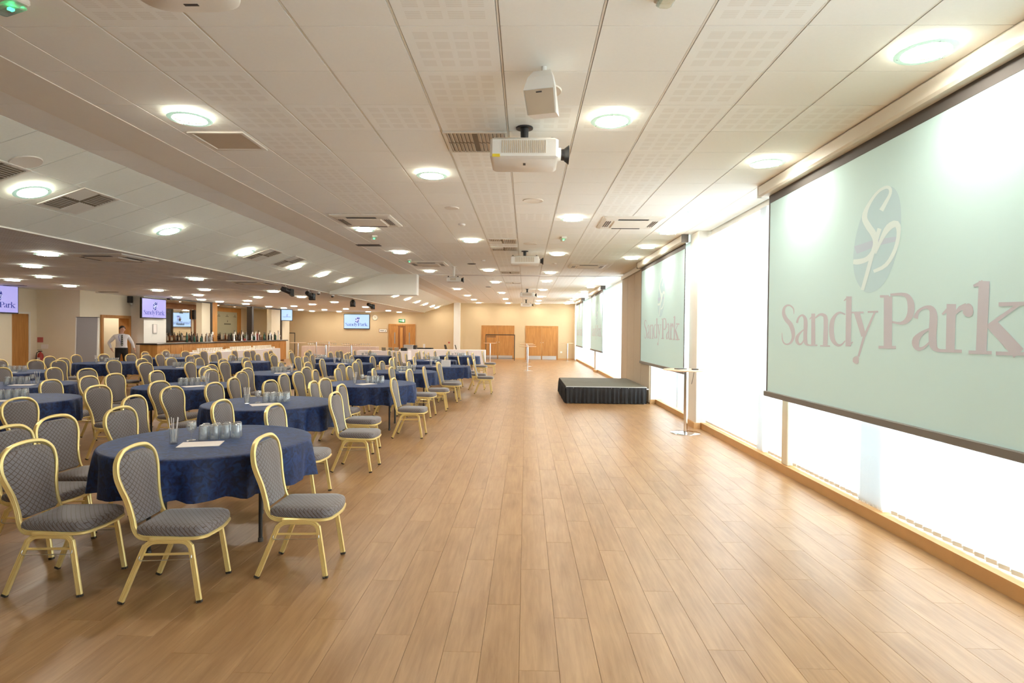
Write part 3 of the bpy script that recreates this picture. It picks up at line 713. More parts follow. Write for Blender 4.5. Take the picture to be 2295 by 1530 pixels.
for k, (x, y) in enumerate(TABLES):
    d = math.hypot(x, y); rx = Vector((-y / d, x / d, 0)) * -1      # toward the window side, across the view
    fx = Vector((x / d, y / d, 0))
    flip = -1 if k in (3, 8, 12, 13, 9) else 1
    c = Vector((x, y, TZ)) + rx * (.03 * flip)
    n = 0
    for a in range(4):
        for b in range(2):
            p = c + rx * ((-.085 + a * .078) * 1.0 + .02 * b) + fx * (b * .078 - .01)
            o = place(tum, 'tumbler', None, p); tag(o, 'upturned tumbler, %s row, %s, on %s' % (['near', 'far'][b], ['bar side end', 'second from bar side', 'third from bar side', 'window side end'][a], TN[k]), 'glass', 'tumblers on %s' % TN[k])
    p = c + rx * (-.17 * flip + (.06 if flip < 0 else 0)) + fx * .0
    tag(place(gob, 'goblet', None, p), 'stemmed goblet of sugar sachets on %s' % TN[k], 'glass')
    tag(place(sacm, 'sugar_sachets', None, p), 'white sugar sachets heaped in goblet on %s' % TN[k], 'sachets', kind='stuff')
    p = c + rx * (-.29 * flip) + fx * (-.03)
    tag(place(cup, 'plastic_cup', None, p), 'clear plastic cup holding straws on %s' % TN[k], 'cup')
    for q in range(5):
        o = place(strm, 'paper_straw', None, p + Vector((.012 * math.cos(q * 1.3), .012 * math.sin(q * 1.3), .008)))
        o.rotation_euler = (.13 * math.sin(q * 1.3 + PI), .13 * math.cos(q * 1.3), 0)
        tag(o, 'thin white straw in plastic cup on %s' % TN[k], 'straw', 'straws on %s' % TN[k])
    tag(place(papm, 'paper_pad', None, c + fx * -.20 + rx * (-.10 * flip), .30 + .3 * (k % 3)), 'white paper pad lying on %s' % TN[k], 'paper')
# ------------------------------------------------------------------ lettering and logo outlines (metres on a 4.2 m screen)
TXT= [[[0.29,0.32,0.279,0.32],[0.292,0.335,0.276,0.335],[0.294,0.357,0.27,0.357],[0.287,0.378,0.259,0.375],[0.266,0.396,0.24,0.387],[0.237,0.411,0.214,0.399],[0.206,0.422,0.189,0.408],[0.173,0.43,0.165,0.412],[0.137,0.433,0.141,0.413],[0.102,0.432,0.12,0.412],[0.069,0.427,0.1,0.407],[0.037,0.416,0.083,0.398],[0.011,0.4,0.072,0.387],[-0.004,0.38,0.067,0.372],[-0.012,0.355,0.069,0.352],[-0.01,0.329,0.077,0.333],[0.004,0.303,0.092,0.316],[0.028,0.278,0.115,0.297],[0.058,0.254,0.141,0.279],[0.095,0.233,0.172,0.263],[0.132,0.215,0.212,0.245],[0.16,0.198,0.25,0.223],[0.182,0.179,0.278,0.197],[0.201,0.158,0.298,0.171],[0.217,0.137,0.312,0.146],[0.229,0.115,0.32,0.121],[0.238,0.095,0.321,0.095],[0.24,0.075,0.315,0.071],[0.235,0.056,0.299,0.048],[0.223,0.038,0.277,0.027],[0.208,0.023,0.251,0.009],[0.189,0.013,0.219,-0.004],[0.166,0.005,0.184,-0.013],[0.142,0.0,0.148,-0.017],[0.117,-0.001,0.113,-0.018],[0.091,0.001,0.076,-0.014],[0.069,0.007,0.045,-0.005],[0.051,0.017,0.022,0.009],[0.036,0.031,0.006,0.026],[0.023,0.049,-0.005,0.046],[0.013,0.073,-0.011,0.072],[0.006,0.099,-0.011,0.099],[0.001,0.119,-0.011,0.119]],[[0.385,0.22,0.335,0.226],[0.39,0.235,0.342,0.241],[0.398,0.254,0.354,0.261],[0.41,0.269,0.371,0.28],[0.427,0.281,0.397,0.294],[0.448,0.29,0.426,0.305],[0.466,0.293,0.458,0.312],[0.478,0.291,0.492,0.311],[0.489,0.285,0.524,0.303],[0.498,0.276,0.551,0.29],[0.505,0.265,0.571,0.275],[0.51,0.251,0.586,0.255],[0.513,0.227,0.595,0.227],[0.512,0.188,0.596,0.186],[0.51,0.14,0.593,0.138],[0.508,0.097,0.591,0.096],[0.509,0.066,0.592,0.067],[0.51,0.041,0.595,0.045],[0.518,0.019,0.598,0.029],[0.536,0.002,0.601,0.018],[0.559,-0.008,0.604,0.011],[0.583,-0.014,0.608,0.006],[0.608,-0.016,0.615,0.002],[0.629,-0.014,0.628,0.001],[0.641,-0.013,0.64,0.0]],[[0.514,0.156,0.527,0.148],[0.49,0.149,0.507,0.139],[0.456,0.138,0.478,0.126],[0.422,0.125,0.453,0.111],[0.391,0.112,0.433,0.097],[0.361,0.097,0.417,0.082],[0.338,0.079,0.406,0.068],[0.326,0.059,0.401,0.054],[0.324,0.038,0.4,0.04],[0.333,0.019,0.402,0.03],[0.356,0.002,0.409,0.02],[0.387,-0.01,0.421,0.011],[0.422,-0.015,0.43,0.006],[0.456,-0.011,0.439,0.006],[0.481,-0.001,0.458,0.011],[0.501,0.01,0.476,0.019],[0.516,0.023,0.491,0.029],[0.527,0.038,0.505,0.042],[0.534,0.048,0.514,0.052]],[[0.671,0.313,0.749,0.311],[0.679,-0.005,0.764,-0.004]],[[0.644,0.253,0.63,0.261],[0.719,0.281,0.692,0.295]],[[0.641,-0.016,0.64,-0.002],[0.807,-0.013,0.807,0.001]],[[0.754,0.259,0.739,0.267],[0.778,0.268,0.759,0.278],[0.81,0.279,0.788,0.293],[0.838,0.286,0.82,0.305],[0.861,0.287,0.854,0.31],[0.882,0.284,0.891,0.311],[0.9,0.278,0.923,0.305],[0.912,0.273,0.952,0.299],[0.914,0.271,0.984,0.281],[0.92,0.244,1.001,0.244],[0.922,0.168,1.005,0.167],[0.918,0.069,1.004,0.069],[0.915,-0.003,1.002,-0.002]],[[0.862,-0.017,0.862,-0.003],[1.048,-0.015,1.048,-0.002]],[[1.309,0.289,1.298,0.278],[1.286,0.297,1.275,0.284],[1.252,0.307,1.243,0.293],[1.215,0.314,1.216,0.297],[1.18,0.312,1.195,0.293],[1.147,0.304,1.174,0.285],[1.116,0.291,1.156,0.273],[1.087,0.273,1.139,0.256],[1.059,0.25,1.126,0.235],[1.038,0.223,1.117,0.212],[1.028,0.191,1.113,0.185],[1.024,0.156,1.112,0.155],[1.026,0.124,1.115,0.126],[1.033,0.094,1.12,0.1],[1.045,0.065,1.127,0.076],[1.065,0.039,1.137,0.057],[1.096,0.018,1.152,0.041],[1.131,0.002,1.17,0.026],[1.166,-0.007,1.188,0.017],[1.201,-0.01,1.204,0.013],[1.231,-0.006,1.222,0.012],[1.258,0.002,1.242,0.015],[1.282,0.015,1.265,0.025],[1.304,0.031,1.288,0.038],[1.319,0.042,1.305,0.049]],[[1.314,0.448,1.406,0.441],[1.318,-0.005,1.406,-0.004]],[[1.283,0.407,1.274,0.414],[1.354,0.425,1.331,0.442]],[[1.38,-0.005,1.353,0.012],[1.442,0.034,1.432,0.04]],[[1.445,0.29,1.534,0.301],[1.567,0.081,1.638,0.094]],[[1.741,0.292,1.765,0.285],[1.585,0.079,1.621,0.072],[1.513,-0.088,1.544,-0.091]],[[1.443,-0.139,1.442,-0.108],[1.47,-0.152,1.468,-0.093],[1.505,-0.156,1.503,-0.086],[1.535,-0.144,1.533,-0.095]],[[1.402,0.29,1.401,0.305],[1.592,0.285,1.592,0.3]],[[1.654,0.287,1.653,0.302],[1.802,0.284,1.801,0.299]],[[1.874,0.413,1.984,0.405],[1.885,0.001,1.992,0.003]],[[1.815,-0.012,1.815,0.011],[2.042,-0.009,2.042,0.014]],[[1.822,0.405,1.822,0.426],[1.941,0.398,1.94,0.418]],[[1.959,0.412,1.957,0.429],[1.998,0.41,1.996,0.429],[2.052,0.407,2.05,0.429],[2.096,0.403,2.098,0.427],[2.123,0.396,2.133,0.423],[2.14,0.389,2.164,0.417],[2.151,0.38,2.193,0.404],[2.16,0.366,2.218,0.384],[2.167,0.35,2.238,0.361],[2.171,0.332,2.25,0.335],[2.174,0.311,2.254,0.308],[2.173,0.288,2.252,0.279],[2.17,0.268,2.244,0.252],[2.163,0.251,2.229,0.229],[2.153,0.235,2.207,0.209],[2.141,0.223,2.182,0.193],[2.128,0.214,2.153,0.184],[2.11,0.207,2.121,0.18],[2.087,0.202,2.088,0.18],[2.05,0.203,2.047,0.185],[2.007,0.208,2.003,0.193],[1.976,0.211,1.972,0.199]],[[2.292,0.219,2.238,0.231],[2.294,0.233,2.247,0.244],[2.298,0.253,2.262,0.264],[2.307,0.269,2.282,0.283],[2.325,0.28,2.308,0.296],[2.349,0.289,2.338,0.306],[2.373,0.292,2.366,0.313],[2.392,0.289,2.395,0.315],[2.407,0.281,2.427,0.313],[2.414,0.273,2.457,0.301],[2.416,0.266,2.479,0.283],[2.417,0.254,2.492,0.26],[2.418,0.233,2.499,0.231],[2.416,0.195,2.499,0.19],[2.412,0.147,2.494,0.142],[2.41,0.103,2.491,0.102],[2.412,0.07,2.493,0.073],[2.415,0.043,2.496,0.052],[2.425,0.019,2.498,0.037],[2.445,-0.0,2.5,0.027],[2.469,-0.011,2.503,0.018],[2.493,-0.016,2.509,0.01],[2.518,-0.018,2.523,0.005],[2.542,-0.016,2.542,0.003],[2.557,-0.014,2.557,0.001]],[[2.421,0.154,2.43,0.141],[2.399,0.148,2.41,0.133],[2.366,0.139,2.382,0.12],[2.333,0.129,2.357,0.106],[2.301,0.116,2.338,0.09],[2.27,0.101,2.322,0.072],[2.245,0.083,2.313,0.059],[2.231,0.06,2.311,0.05],[2.23,0.038,2.311,0.042],[2.237,0.02,2.311,0.034],[2.251,0.004,2.311,0.026],[2.272,-0.009,2.312,0.018],[2.3,-0.016,2.313,0.013],[2.326,-0.014,2.32,0.011],[2.349,-0.007,2.337,0.013],[2.371,0.003,2.356,0.018],[2.394,0.017,2.378,0.029],[2.416,0.034,2.401,0.044],[2.431,0.045,2.417,0.055]],[[2.585,0.316,2.674,0.31],[2.586,-0.003,2.669,-0.002]],[[2.551,0.24,2.539,0.25],[2.639,0.279,2.609,0.305]],[[2.522,-0.019,2.522,0.003],[2.735,-0.016,2.735,0.005]],[[2.671,0.237,2.653,0.249],[2.723,0.267,2.7,0.295],[2.776,0.262,2.759,0.313]],[[2.736,0.247,2.738,0.288],[2.743,0.241,2.745,0.293],[2.752,0.233,2.754,0.299],[2.762,0.227,2.762,0.304],[2.771,0.223,2.77,0.307],[2.78,0.221,2.777,0.309],[2.789,0.22,2.784,0.309],[2.799,0.221,2.791,0.308],[2.807,0.224,2.799,0.305],[2.815,0.229,2.807,0.301],[2.821,0.235,2.814,0.294],[2.826,0.244,2.82,0.286],[2.829,0.25,2.825,0.28]],[[2.867,0.45,2.957,0.439],[2.856,-0.003,2.943,-0.003]],[[2.828,0.411,2.82,0.427],[2.913,0.42,2.896,0.453]],[[2.794,-0.021,2.794,0.002],[2.985,-0.018,2.985,0.003]],[[3.18,0.298,3.194,0.281],[2.937,0.165,2.956,0.144]],[[3.03,0.279,3.029,0.304],[3.277,0.273,3.276,0.296]],[[2.94,0.154,3.006,0.202],[3.151,-0.032,3.218,0.023]],[[3.017,-0.021,3.016,0.002],[3.303,-0.015,3.303,0.006]]]
LSW= [[[1.843,1.103,1.79,1.132],[1.858,1.119,1.809,1.146],[1.879,1.141,1.835,1.166],[1.9,1.163,1.859,1.186],[1.919,1.183,1.882,1.204],[1.937,1.203,1.902,1.221],[1.95,1.222,1.914,1.237],[1.955,1.241,1.916,1.251],[1.952,1.26,1.911,1.262],[1.938,1.28,1.906,1.269],[1.913,1.295,1.899,1.273],[1.883,1.304,1.886,1.279],[1.851,1.307,1.864,1.282],[1.814,1.305,1.833,1.281],[1.773,1.297,1.795,1.276],[1.731,1.284,1.758,1.264],[1.688,1.263,1.719,1.242],[1.643,1.235,1.681,1.213],[1.605,1.207,1.651,1.183],[1.574,1.179,1.631,1.155],[1.55,1.15,1.62,1.126],[1.539,1.117,1.619,1.102],[1.548,1.082,1.629,1.082],[1.57,1.05,1.648,1.06],[1.594,1.021,1.672,1.035],[1.623,0.99,1.698,1.008],[1.654,0.962,1.729,0.979],[1.676,0.937,1.755,0.948],[1.693,0.915,1.773,0.919],[1.705,0.895,1.783,0.89],[1.71,0.874,1.785,0.861],[1.708,0.851,1.777,0.832],[1.699,0.826,1.761,0.804],[1.683,0.804,1.739,0.779],[1.661,0.787,1.712,0.757],[1.633,0.773,1.68,0.739],[1.604,0.764,1.641,0.725],[1.569,0.76,1.595,0.717],[1.527,0.761,1.546,0.714],[1.49,0.762,1.503,0.714],[1.463,0.764,1.466,0.717],[1.44,0.766,1.436,0.723],[1.422,0.768,1.417,0.727]],[[1.771,0.984,1.825,0.965],[1.694,0.822,1.746,0.806],[1.619,0.654,1.673,0.639],[1.543,0.492,1.594,0.48]],[[1.759,0.771,1.743,0.777],[1.785,0.801,1.76,0.81],[1.82,0.842,1.784,0.857],[1.856,0.878,1.81,0.899],[1.89,0.905,1.834,0.933],[1.923,0.927,1.861,0.964],[1.952,0.94,1.893,0.987],[1.979,0.947,1.935,1.0],[2.002,0.949,1.983,1.004],[2.002,0.952,2.038,0.989],[2.004,0.951,2.068,0.956],[2.017,0.932,2.075,0.925],[2.023,0.903,2.073,0.892],[2.019,0.865,2.066,0.853],[2.006,0.822,2.052,0.808],[1.986,0.781,2.031,0.764],[1.957,0.743,2.0,0.723],[1.92,0.706,1.961,0.684],[1.878,0.678,1.914,0.652],[1.826,0.66,1.851,0.632],[1.764,0.65,1.783,0.622],[1.718,0.643,1.735,0.616]]]
LBAND= [[[1.472,0.81,1.427,0.882],[1.726,0.831,1.692,0.893],[1.787,0.836,1.767,0.89],[2.021,0.835,2.009,0.873]]]
LELL= [[1.898,1.296],[1.919,1.289],[1.948,1.279],[1.976,1.263],[1.999,1.241],[2.021,1.213],[2.039,1.182],[2.052,1.149],[2.061,1.114],[2.068,1.078],[2.071,1.043],[2.072,1.007],[2.071,0.969],[2.069,0.928],[2.066,0.885],[2.058,0.841],[2.046,0.797],[2.03,0.751],[2.011,0.706],[1.989,0.663],[1.964,0.621],[1.935,0.582],[1.903,0.547],[1.866,0.515],[1.827,0.49],[1.783,0.472],[1.736,0.461],[1.693,0.456],[1.656,0.455],[1.623,0.461],[1.59,0.475],[1.552,0.499],[1.513,0.532],[1.481,0.566],[1.458,0.599],[1.441,0.633],[1.429,0.67],[1.42,0.709],[1.416,0.751],[1.416,0.795],[1.421,0.843],[1.43,0.892],[1.442,0.94],[1.457,0.984],[1.476,1.025],[1.496,1.065],[1.518,1.103],[1.541,1.139],[1.567,1.172],[1.597,1.204],[1.631,1.233],[1.666,1.257],[1.704,1.276],[1.743,1.29],[1.782,1.3],[1.825,1.301],[1.868,1.298]]
def strips(mb, st, f, z=0):
    for q, s in enumerate(st):
        vs = []
        for a, b, c, d in s: vs += [f(a, b, q), f(c, d, q)]
        mb.add(vs, [(2 * i, 2 * i + 1, 2 * i + 3, 2 * i + 2) for i in range(len(s) - 1)])
def logo_set(parent, f, mats):
    """f(s,t,layer) -> point;  mats = letters, ellipse, band, stroke"""
    b = MB(); strips(b, TXT, lambda s, t, q: f(s, t, 1 + q * .12)); o = b.build('lettering', mats[0], parent)
    b = MB(); b.add([f(s, t, 1) for s, t in LELL], [tuple(range(len(LELL)))]); b.build('emblem', mats[1], parent)
    b = MB(); strips(b, LBAND, lambda s, t, q: f(s, t, 2)); b.build('emblem_band', mats[2], parent)
    b = MB(); strips(b, LSW, lambda s, t, q: f(s, t, 3 + q * .3)); b.build('emblem_stroke', mats[3], parent)

# ------------------------------------------------------------------ projection screens
SX = 2.90
def pscreen(y0, y1, label, s0):
    """hangs along the window wall from y0 (near) to y1 (far); letters start s0 from the far edge"""
    t = thing('projection_screen', label, 'screen', (SX, y0, 0)); L = y1 - y0
    MB().box(.0, 0, .975, .004, L, 3.30).build('fabric', M['screen'], t)
    e = MB().box(-.003, 0, 3.215, .006, L, 3.31).box(-.003, 0, .978, .006, .03, 3.215).box(-.003, L - .03, .978, .006, L, 3.215); e.build('border', M['bezel'], t)
    MB().bbox(-.022, -.03, .915, .022, L + .03, .978, .006).build('weight_bar', M['bar_grey'], t)
    cw = .018 if 9 < y0 < 20 else .075
    cs_ = MB().bbox(-.10, -.10, 3.31, cw, L + .10, ZC - .002, .02); cs_.build('case', M['offwhite'], t)
    for ya in (-.112, L + .098): MB().box(-.104, ya, 3.305, cw + .004, ya + .014, ZC - .002).build('end_cap', M['bezel'] if y0 > 8 else M['white'], t)
    logo_set(t, lambda s, u, l: (-.0005 * l - .0006, L - s0 - s, 1.555 + u), [M['screen_letter'], M['logo_blue'], M['logo_lilac'], M['logo_white']])
    return t
pscreen(2.95, 7.10, 'huge projection screen nearest the viewpoint showing a pale blue emblem', .41)
pscreen(10.78, 14.84, 'projection screen beyond the near high table, partly before the partition pocket', .45)
pscreen(22.2, 26.2, 'third projection screen along the windows, beyond the partition pocket', .42)
pscreen(29.9, 33.7, 'farthest projection screen, next to the end wall', .33)

# ------------------------------------------------------------------ stage
sg = thing('stage_platform', 'low black stage with gathered skirt beside the window wall', 'stage', (.96, 13.74, 0))
SW, SD, SH = 1.88, 2.75, .40
MB().box(.0, 0, SH - .05, SW, SD / 2 - .004, SH).build('deck_panel', M['deck'], sg); MB().box(0, SD / 2 + .004, SH - .05, SW, SD, SH).build('deck_panel', M['deck'], sg)
MB().box(-.004, -.006, SH - .035, SW + .004, .0, SH + .002).box(SW, 0, SH - .035, SW + .006, SD, SH + .002).build('edge_strip', M['steel'], sg)
def pleat(mb, p0, p1, nrm, n):
    R = []
    for z, am in ((SH - .012, .004), (SH - .05, .006), (SH - .12, .016), (.12, .024), (.012, .028)):
        ring = []
        for k in range(n * 4 + 1):
            t = k / (n * 4); w = am * (math.sin(k * PI / 2 + .6 * math.sin(k * .37)) + .4 * math.sin(k * .71)) + .012
            ring.append((p0[0] + (p1[0] - p0[0]) * t + nrm[0] * w, p0[1] + (p1[1] - p0[1]) * t + nrm[1] * w, z))
        R.append(ring)
    m_ = len(R[0]); mb.add([p for r in R for p in r], [(i * m_ + k, i * m_ + k + 1, (i + 1) * m_ + k + 1, (i + 1) * m_ + k) for i in range(len(R) - 1) for k in range(m_ - 1)])
b = MB(); pleat(b, (0, 0), (SW, 0), (0, -1), 19); b.build('skirt', M['skirt'], sg, True)
b = MB(); pleat(b, (0, SD), (0, 0), (-1, 0), 27); b.build('skirt', M['skirt'], sg, True)
b = MB(); pleat(b, (SW, SD), (0, SD), (0, 1), 19); b.build('skirt', M['skirt'], sg, True)
for x, y in ((SW - .04, .04), (.05, .05), (SW - .04, SD - .05), (.05, SD - .05)): MB().cyl((x, y, 0), (x, y, SH - .05), .022, n=10).build('leg', M['chrome'], sg, True)
MB().cyl((SW + .006, .03, SH - .05), (SW + .05, .03, SH - .05), .016, n=8).build('clamp', M['chrome'], sg, True)

# ------------------------------------------------------------------ high tables
hp = thing('high_table', 'high table', 'table')
MB().lathe([(0, 1.035), (.27, 1.035), (.375, 1.048), (.38, 1.054), (.375, 1.062), (0, 1.062)], 36).build('tabletop', M['beech'], hp, True)
MB().lathe([(.032, .02), (.030, .20), (.036, .40), (.036, 1.035)], 18).build('column', M['chrome'], hp, True)
MB().lathe([(0, .02), (.06, .02), (.235, .012), (.245, .008), (.245, 0), (0, 0)], 36).build('base_disc', M['chrome'], hp, True)
hi = Maker(hp)
for x, y, l in [(2.68, 9.80, 'beech topped high table with chrome base by the near windows'), (.09, 25.7, 'nearest of the three high tables lined up before the oak doors'), (.10, 29.1, 'middle of the three high tables lined up before the oak doors'), (.06, 32.6, 'farthest of the three high tables lined up before the oak doors'),
                (-2.0, 32.9, 'high table beside the black clothes rail by the oak doors'), (2.52, 35.3, 'high table in the end corner by the windows'),
                (-11.09, 28.25, 'high table closest to the far end of the bar'), (-11.4, 31.6, 'high table carrying glasses in front of the blush buffet'), (-8.81, 25.59, 'high table standing behind the third-row tables, before the blush buffet'), (-11.25, 33.2, 'high table touching the blush buffet, farthest on the bar side'), (-7.46, 24.86, 'high table in front of the end of the blush buffet')]:
    hi((x, y, 0), 0, l, 'beech high tables on chrome columns')
tag(MB().bbox(-.10, -.05, 0, .10, .05, .012, .004).build('microphone_clip', M['black'], None, loc=(2.60, 9.86, 1.063), rz=.5), 'slim black gadget on the high table by the near windows', 'gadget')
tag(MB().bbox(-.05, -.03, 0, .05, .03, .018, .004).build('remote_control', M['black'], None, loc=(2.80, 9.72, 1.063), rz=.2), 'small black remote on the high table by the near windows', 'remote')
tag(MB().tube([(2.985, 10.40, 1.0), (2.97, 10.40, .94), (2.965, 10.42, .86), (2.975, 10.5, .80), (2.98, 10.55, .76)], .004, 5).build('loose_cable', M['darkgrey'], None), 'thin dark cord hanging on the first pillar', 'cord')

# ------------------------------------------------------------------ overhead: projectors, speaker, air units
def projector(x, y, label, w=.58, d=.45, h=.18, drop=.145, pole=True, white=False, lens=1):
    t = thing('projector', label, 'projector', (x, y, ZC)); z1 = -drop; z0 = z1 - h
    MB().bbox(-w / 2, -d / 2, z0, w / 2, d / 2, z1, .02).build('body', M['white'], t, True)
    b = MB(); n = 22
    for k in range(n): xx = -w / 2 + .10 + (w - .20) * k / n; b.box(xx, -d / 2 - .003, z0 + .045, xx + (w - .2) / n * .55, -d / 2 + .004, z1 - .03)
    b.build('vent_grille', M['partition'], t)
    if lens:
        MB().tube([(w / 2 - .01, -.02, z0 + h * .5), (w / 2 + .03, -.02, z0 + h * .5)], [.062, .058], 20).build('lens_collar', M['white'], t, True)
        MB().tube([(w / 2 + .02, -.02, z0 + h * .5), (w / 2 + .06, -.02, z0 + h * .5), (w / 2 + .062, -.02, z0 + h * .5), (w / 2 + .10, -.02, z0 + h * .5)], [.045, .05, .055, .082], 20).build('lens', M['black'], t, True)
    mt = M['white'] if white else M['black']
    MB().lathe([(0, -.012), (.075, -.012), (.075, 0), (0, 0)], 18).lathe([(.032, z1 + .012), (.036, -.012)], 14).build('mount', mt, t, True)
    MB().lathe([(0, z1 + .0), (.10, z1 + .0), (.095, z1 + .012), (.03, z1 + .028)], 4).build('mount_plate', mt, t)
    for sx_ in (-1, 1):
        MB().lathe([(.018, z1), (.018, z1 + .022), (0, z1 + .022)], 10, (sx_ * (w / 2 - .05), -.13, 0)).build('foot', M['black'], t, True)
    if y < 8:
        MB().box(-w / 2 + .02, -d / 2 - .004, z0 + .012, -w / 2 + .085, -d / 2 + .004, z0 + .036).build('warning_label', M['yellow'], t)
        MB().box(-.01, -.08, z0 - .003, .012, -.02, z0 + .003).build('catch', M['darkgrey'], t)
    return t
projector(-.03, 5.2, 'large white projector nearest the viewpoint aimed at the huge screen', drop=.155)
projector(-.04, 13.0, 'white projector hanging before the second projection screen', w=.62, drop=.13)
projector(.04, 24.1, 'white projector on black mount far down the ceiling', w=.58, drop=.16)
projector(.0, 31.8, 'farthest white projector just before the end wall', w=.58, drop=.20)
projector(-2.0, 16.1, 'small white projector on a white drop pole by the header', w=.36, d=.30, h=.14, drop=.30, white=True)
t = thing('projector', 'round-cornered white projector overhead at the top edge, seen from below', 'projector', (-1.42, 2.29, ZC))
MB().rings([[(a * kx * (1 if abs(a) < 9 else 1), b_ * kx, z) for a, b_ in [(.225 * abs(math.cos(q)) ** .5 * (1 if math.cos(q) > 0 else -1), .24 * abs(math.sin(q)) ** .55 * (1 if math.sin(q) > 0 else -1)) for q in [2 * PI * i / 40 for i in range(40)]]] for kx, z in ((.90, -.45), (.98, -.435), (1, -.40), (1, -.30), (.9, -.27))], cap=True).build('body', M['offwhite'], t, True)
MB().lathe([(.03, -.27), (.03, 0)], 12).build('mount', M['offwhite'], t, True)
MB().box(-.03, .15, -.452, .03, .165, -.447).build('catch', M['darkgrey'], t)
# ceiling speaker
t = thing('loudspeaker', 'white wedge loudspeaker hanging below the ceiling, nearest the viewpoint', 'speaker', (.10, 4.0, ZC - .05), math.radians(-16))
PF = [(-.04, 0, .06), (-.09, -.06, .085), (-.115, -.15, .108), (-.03, -.285, .10), (.10, -.27, .09), (.10, -.05, .065), (.06, 0, .06)]
MB().rings([[(-w_, y, z) for y, z, w_ in PF], [(w_, y, z) for y, z, w_ in PF]], cap=True).build('cabinet', M['white'], t)
MB().add([(-.098, -.118, -.155), (.098, -.118, -.155), (.092, -.034, -.288), (-.092, -.034, -.288)], [(3, 2, 1, 0)]).build('grille', M['partition'], t)
MB().add([(-.02, -.114, -.166), (.02, -.114, -.166), (.02, -.109, -.174), (-.02, -.109, -.174)], [(3, 2, 1, 0)]).build('badge', M['darkgrey'], t)
MB().cyl((0, .02, 0), (0, .02, .052), .018, n=10).build('bracket', M['white'], t, True)
# recessed round plates
pl = lathe_mesh('speaker_grille', [(0, -.006), (.115, -.006), (.135, -.010), (.14, 0), (0, 0)], M['plaster'], 32)
for x, y, l in [(.11, 4.41, 'round flush speaker plate behind the hanging wedge loudspeaker'), (.08, 8.04, 'round flush speaker plate beyond the nearest projector'), (.07, 11.9, 'round flush speaker plate just before the second projector')]:
    tag(place(pl, 'ceiling_speaker', None, (x, y, ZC)), l, 'speaker')
o = tag(place(pl, 'ceiling_speaker', None, (-4.98, 5.72, ZC - SL * .48 - .004)), 'round flush speaker plate on the sloping ceiling', 'speaker'); o.rotation_euler = (0, -ang, 0)
sm = lathe_mesh('detector', [(0, -.035), (.03, -.035), (.055, -.022), (.06, 0), (0, 0)], M['white'], 18)
for x, y, l in [(-1.09, 9.81, 'small white ceiling sensor beside the near cassette air unit'), (-1.09, 14.68, 'small white ceiling sensor near the header, aisle side'), (-1.1, 19.6, 'small white ceiling detector just beyond the track'), (.72, 15.2, 'small ceiling detector between two downlights near the track')]:
    tag(place(sm, 'smoke_detector', None, (x, y, ZC)), l, 'detector')
tag(place(lathe_mesh('cover_plate', [(0, -.012), (.10, -.010), (.11, 0), (0, 0)], M['offwhite'], 24), 'cover_plate', None, (-1.1, 8.55, ZC)), 'small round blanking plate in the main ceiling', 'plate')
sp = lathe_mesh('speaker_grille', [(0, -.012), (.10, -.010), (.12, 0), (0, 0)], M['darkgrey'], 24)
for x, y, l in [(-1.45, 15.46, 'small dark round ceiling grille left of the second projector'), (-1.5, 23.2, 'dark round ceiling grille far along the main ceiling')]:
    tag(place(sp, 'round_grille', None, (x, y, ZC)), l.replace('left of', 'on the bar side of'), 'grille')
# emergency lights
et = thing('emergency_light', 'emergency light', 'light')
MB().bbox(-.05, -.11, -.035, .05, .11, 0, .008).build('base', M['offwhite'], et); MB().bbox(-.042, -.10, -.065, .042, .10, -.035, .012).build('cover', M['clearcover'], et); MB().box(-.012, -.03, -.062, .012, -.005, -.05).build('led', M['greenled'], et)
em = Maker(et)
for x, y, rz, l in [(-2.88, 3.20, 1.2, 'emergency light with green led at the top corner, bar side'), (.73, 3.10, .1, 'emergency light with green led at the top edge, window side'), (-2.91, 11.1, .4, 'emergency light by the near cassette air unit'), (.69, 11.1, .1, 'emergency light before the second projector, window side'), (-2.95, 14.7, .2, 'emergency light close to the header')]:
    em((x, y, ZC), rz, l, 'green lit emergency lights')
# four-way cassettes
def cassette(x, y, label, sz=.95, z=ZC, mt='offwhite'):
    t = thing('air_conditioner', label, 'air conditioner', (x, y, z)); h = sz / 2
    MB().rings([[(-h, -h, 0), (h, -h, 0), (h, h, 0), (-h, h, 0)], [(-h, -h, -.018), (h, -h, -.018), (h, h, -.018), (-h, h, -.018)], [(-h + .05, -h + .05, -.035), (h - .05, -h + .05, -.035), (h - .05, h - .05, -.035), (-h + .05, h - .05, -.035)]], cap=True).build('fascia', M[mt], t)
    g = h * .62
    MB().rings([[(-g, -g, -.036), (g, -g, -.036), (g, g, -.036), (-g, g, -.036)], [(-g + .02, -g + .02, -.05), (g - .02, -g + .02, -.05), (g - .02, g - .02, -.05), (-g + .02, g - .02, -.05)]], cap=True).build('intake_grille', M['plaster'], t)
    for k in range(4):
        b = MB()
        for q in range(3): b.box(-g + .06, g + .035 + q * .032, -.040, g - .06, g + .048 + q * .032, -.034)
        o = b.build('outlet_slot', M['darkgrey'], t, rz=k * PI / 2)
    return t
cassette(-2.60, 9.51, 'cassette air unit nearest the viewpoint, over the aisle tables'); cassette(1.66, 9.55, 'cassette air unit over the open floor near the second screen'); cassette(-2.59, 15.44, 'cassette air unit next to the small pole-mounted projector'); cassette(1.62, 15.67, 'cassette air unit above the stage')
cassette(-6.95, 9.70, 'cassette air unit in the low ceiling, near end', z=ZL); cassette(-6.85, 14.6, 'cassette air unit in the low ceiling by the first spotlight', z=ZL)
t = thing('access_panel', 'square framed access panel in the ceiling beside a downlight', 'panel', (-2.87, 5.58, ZC))
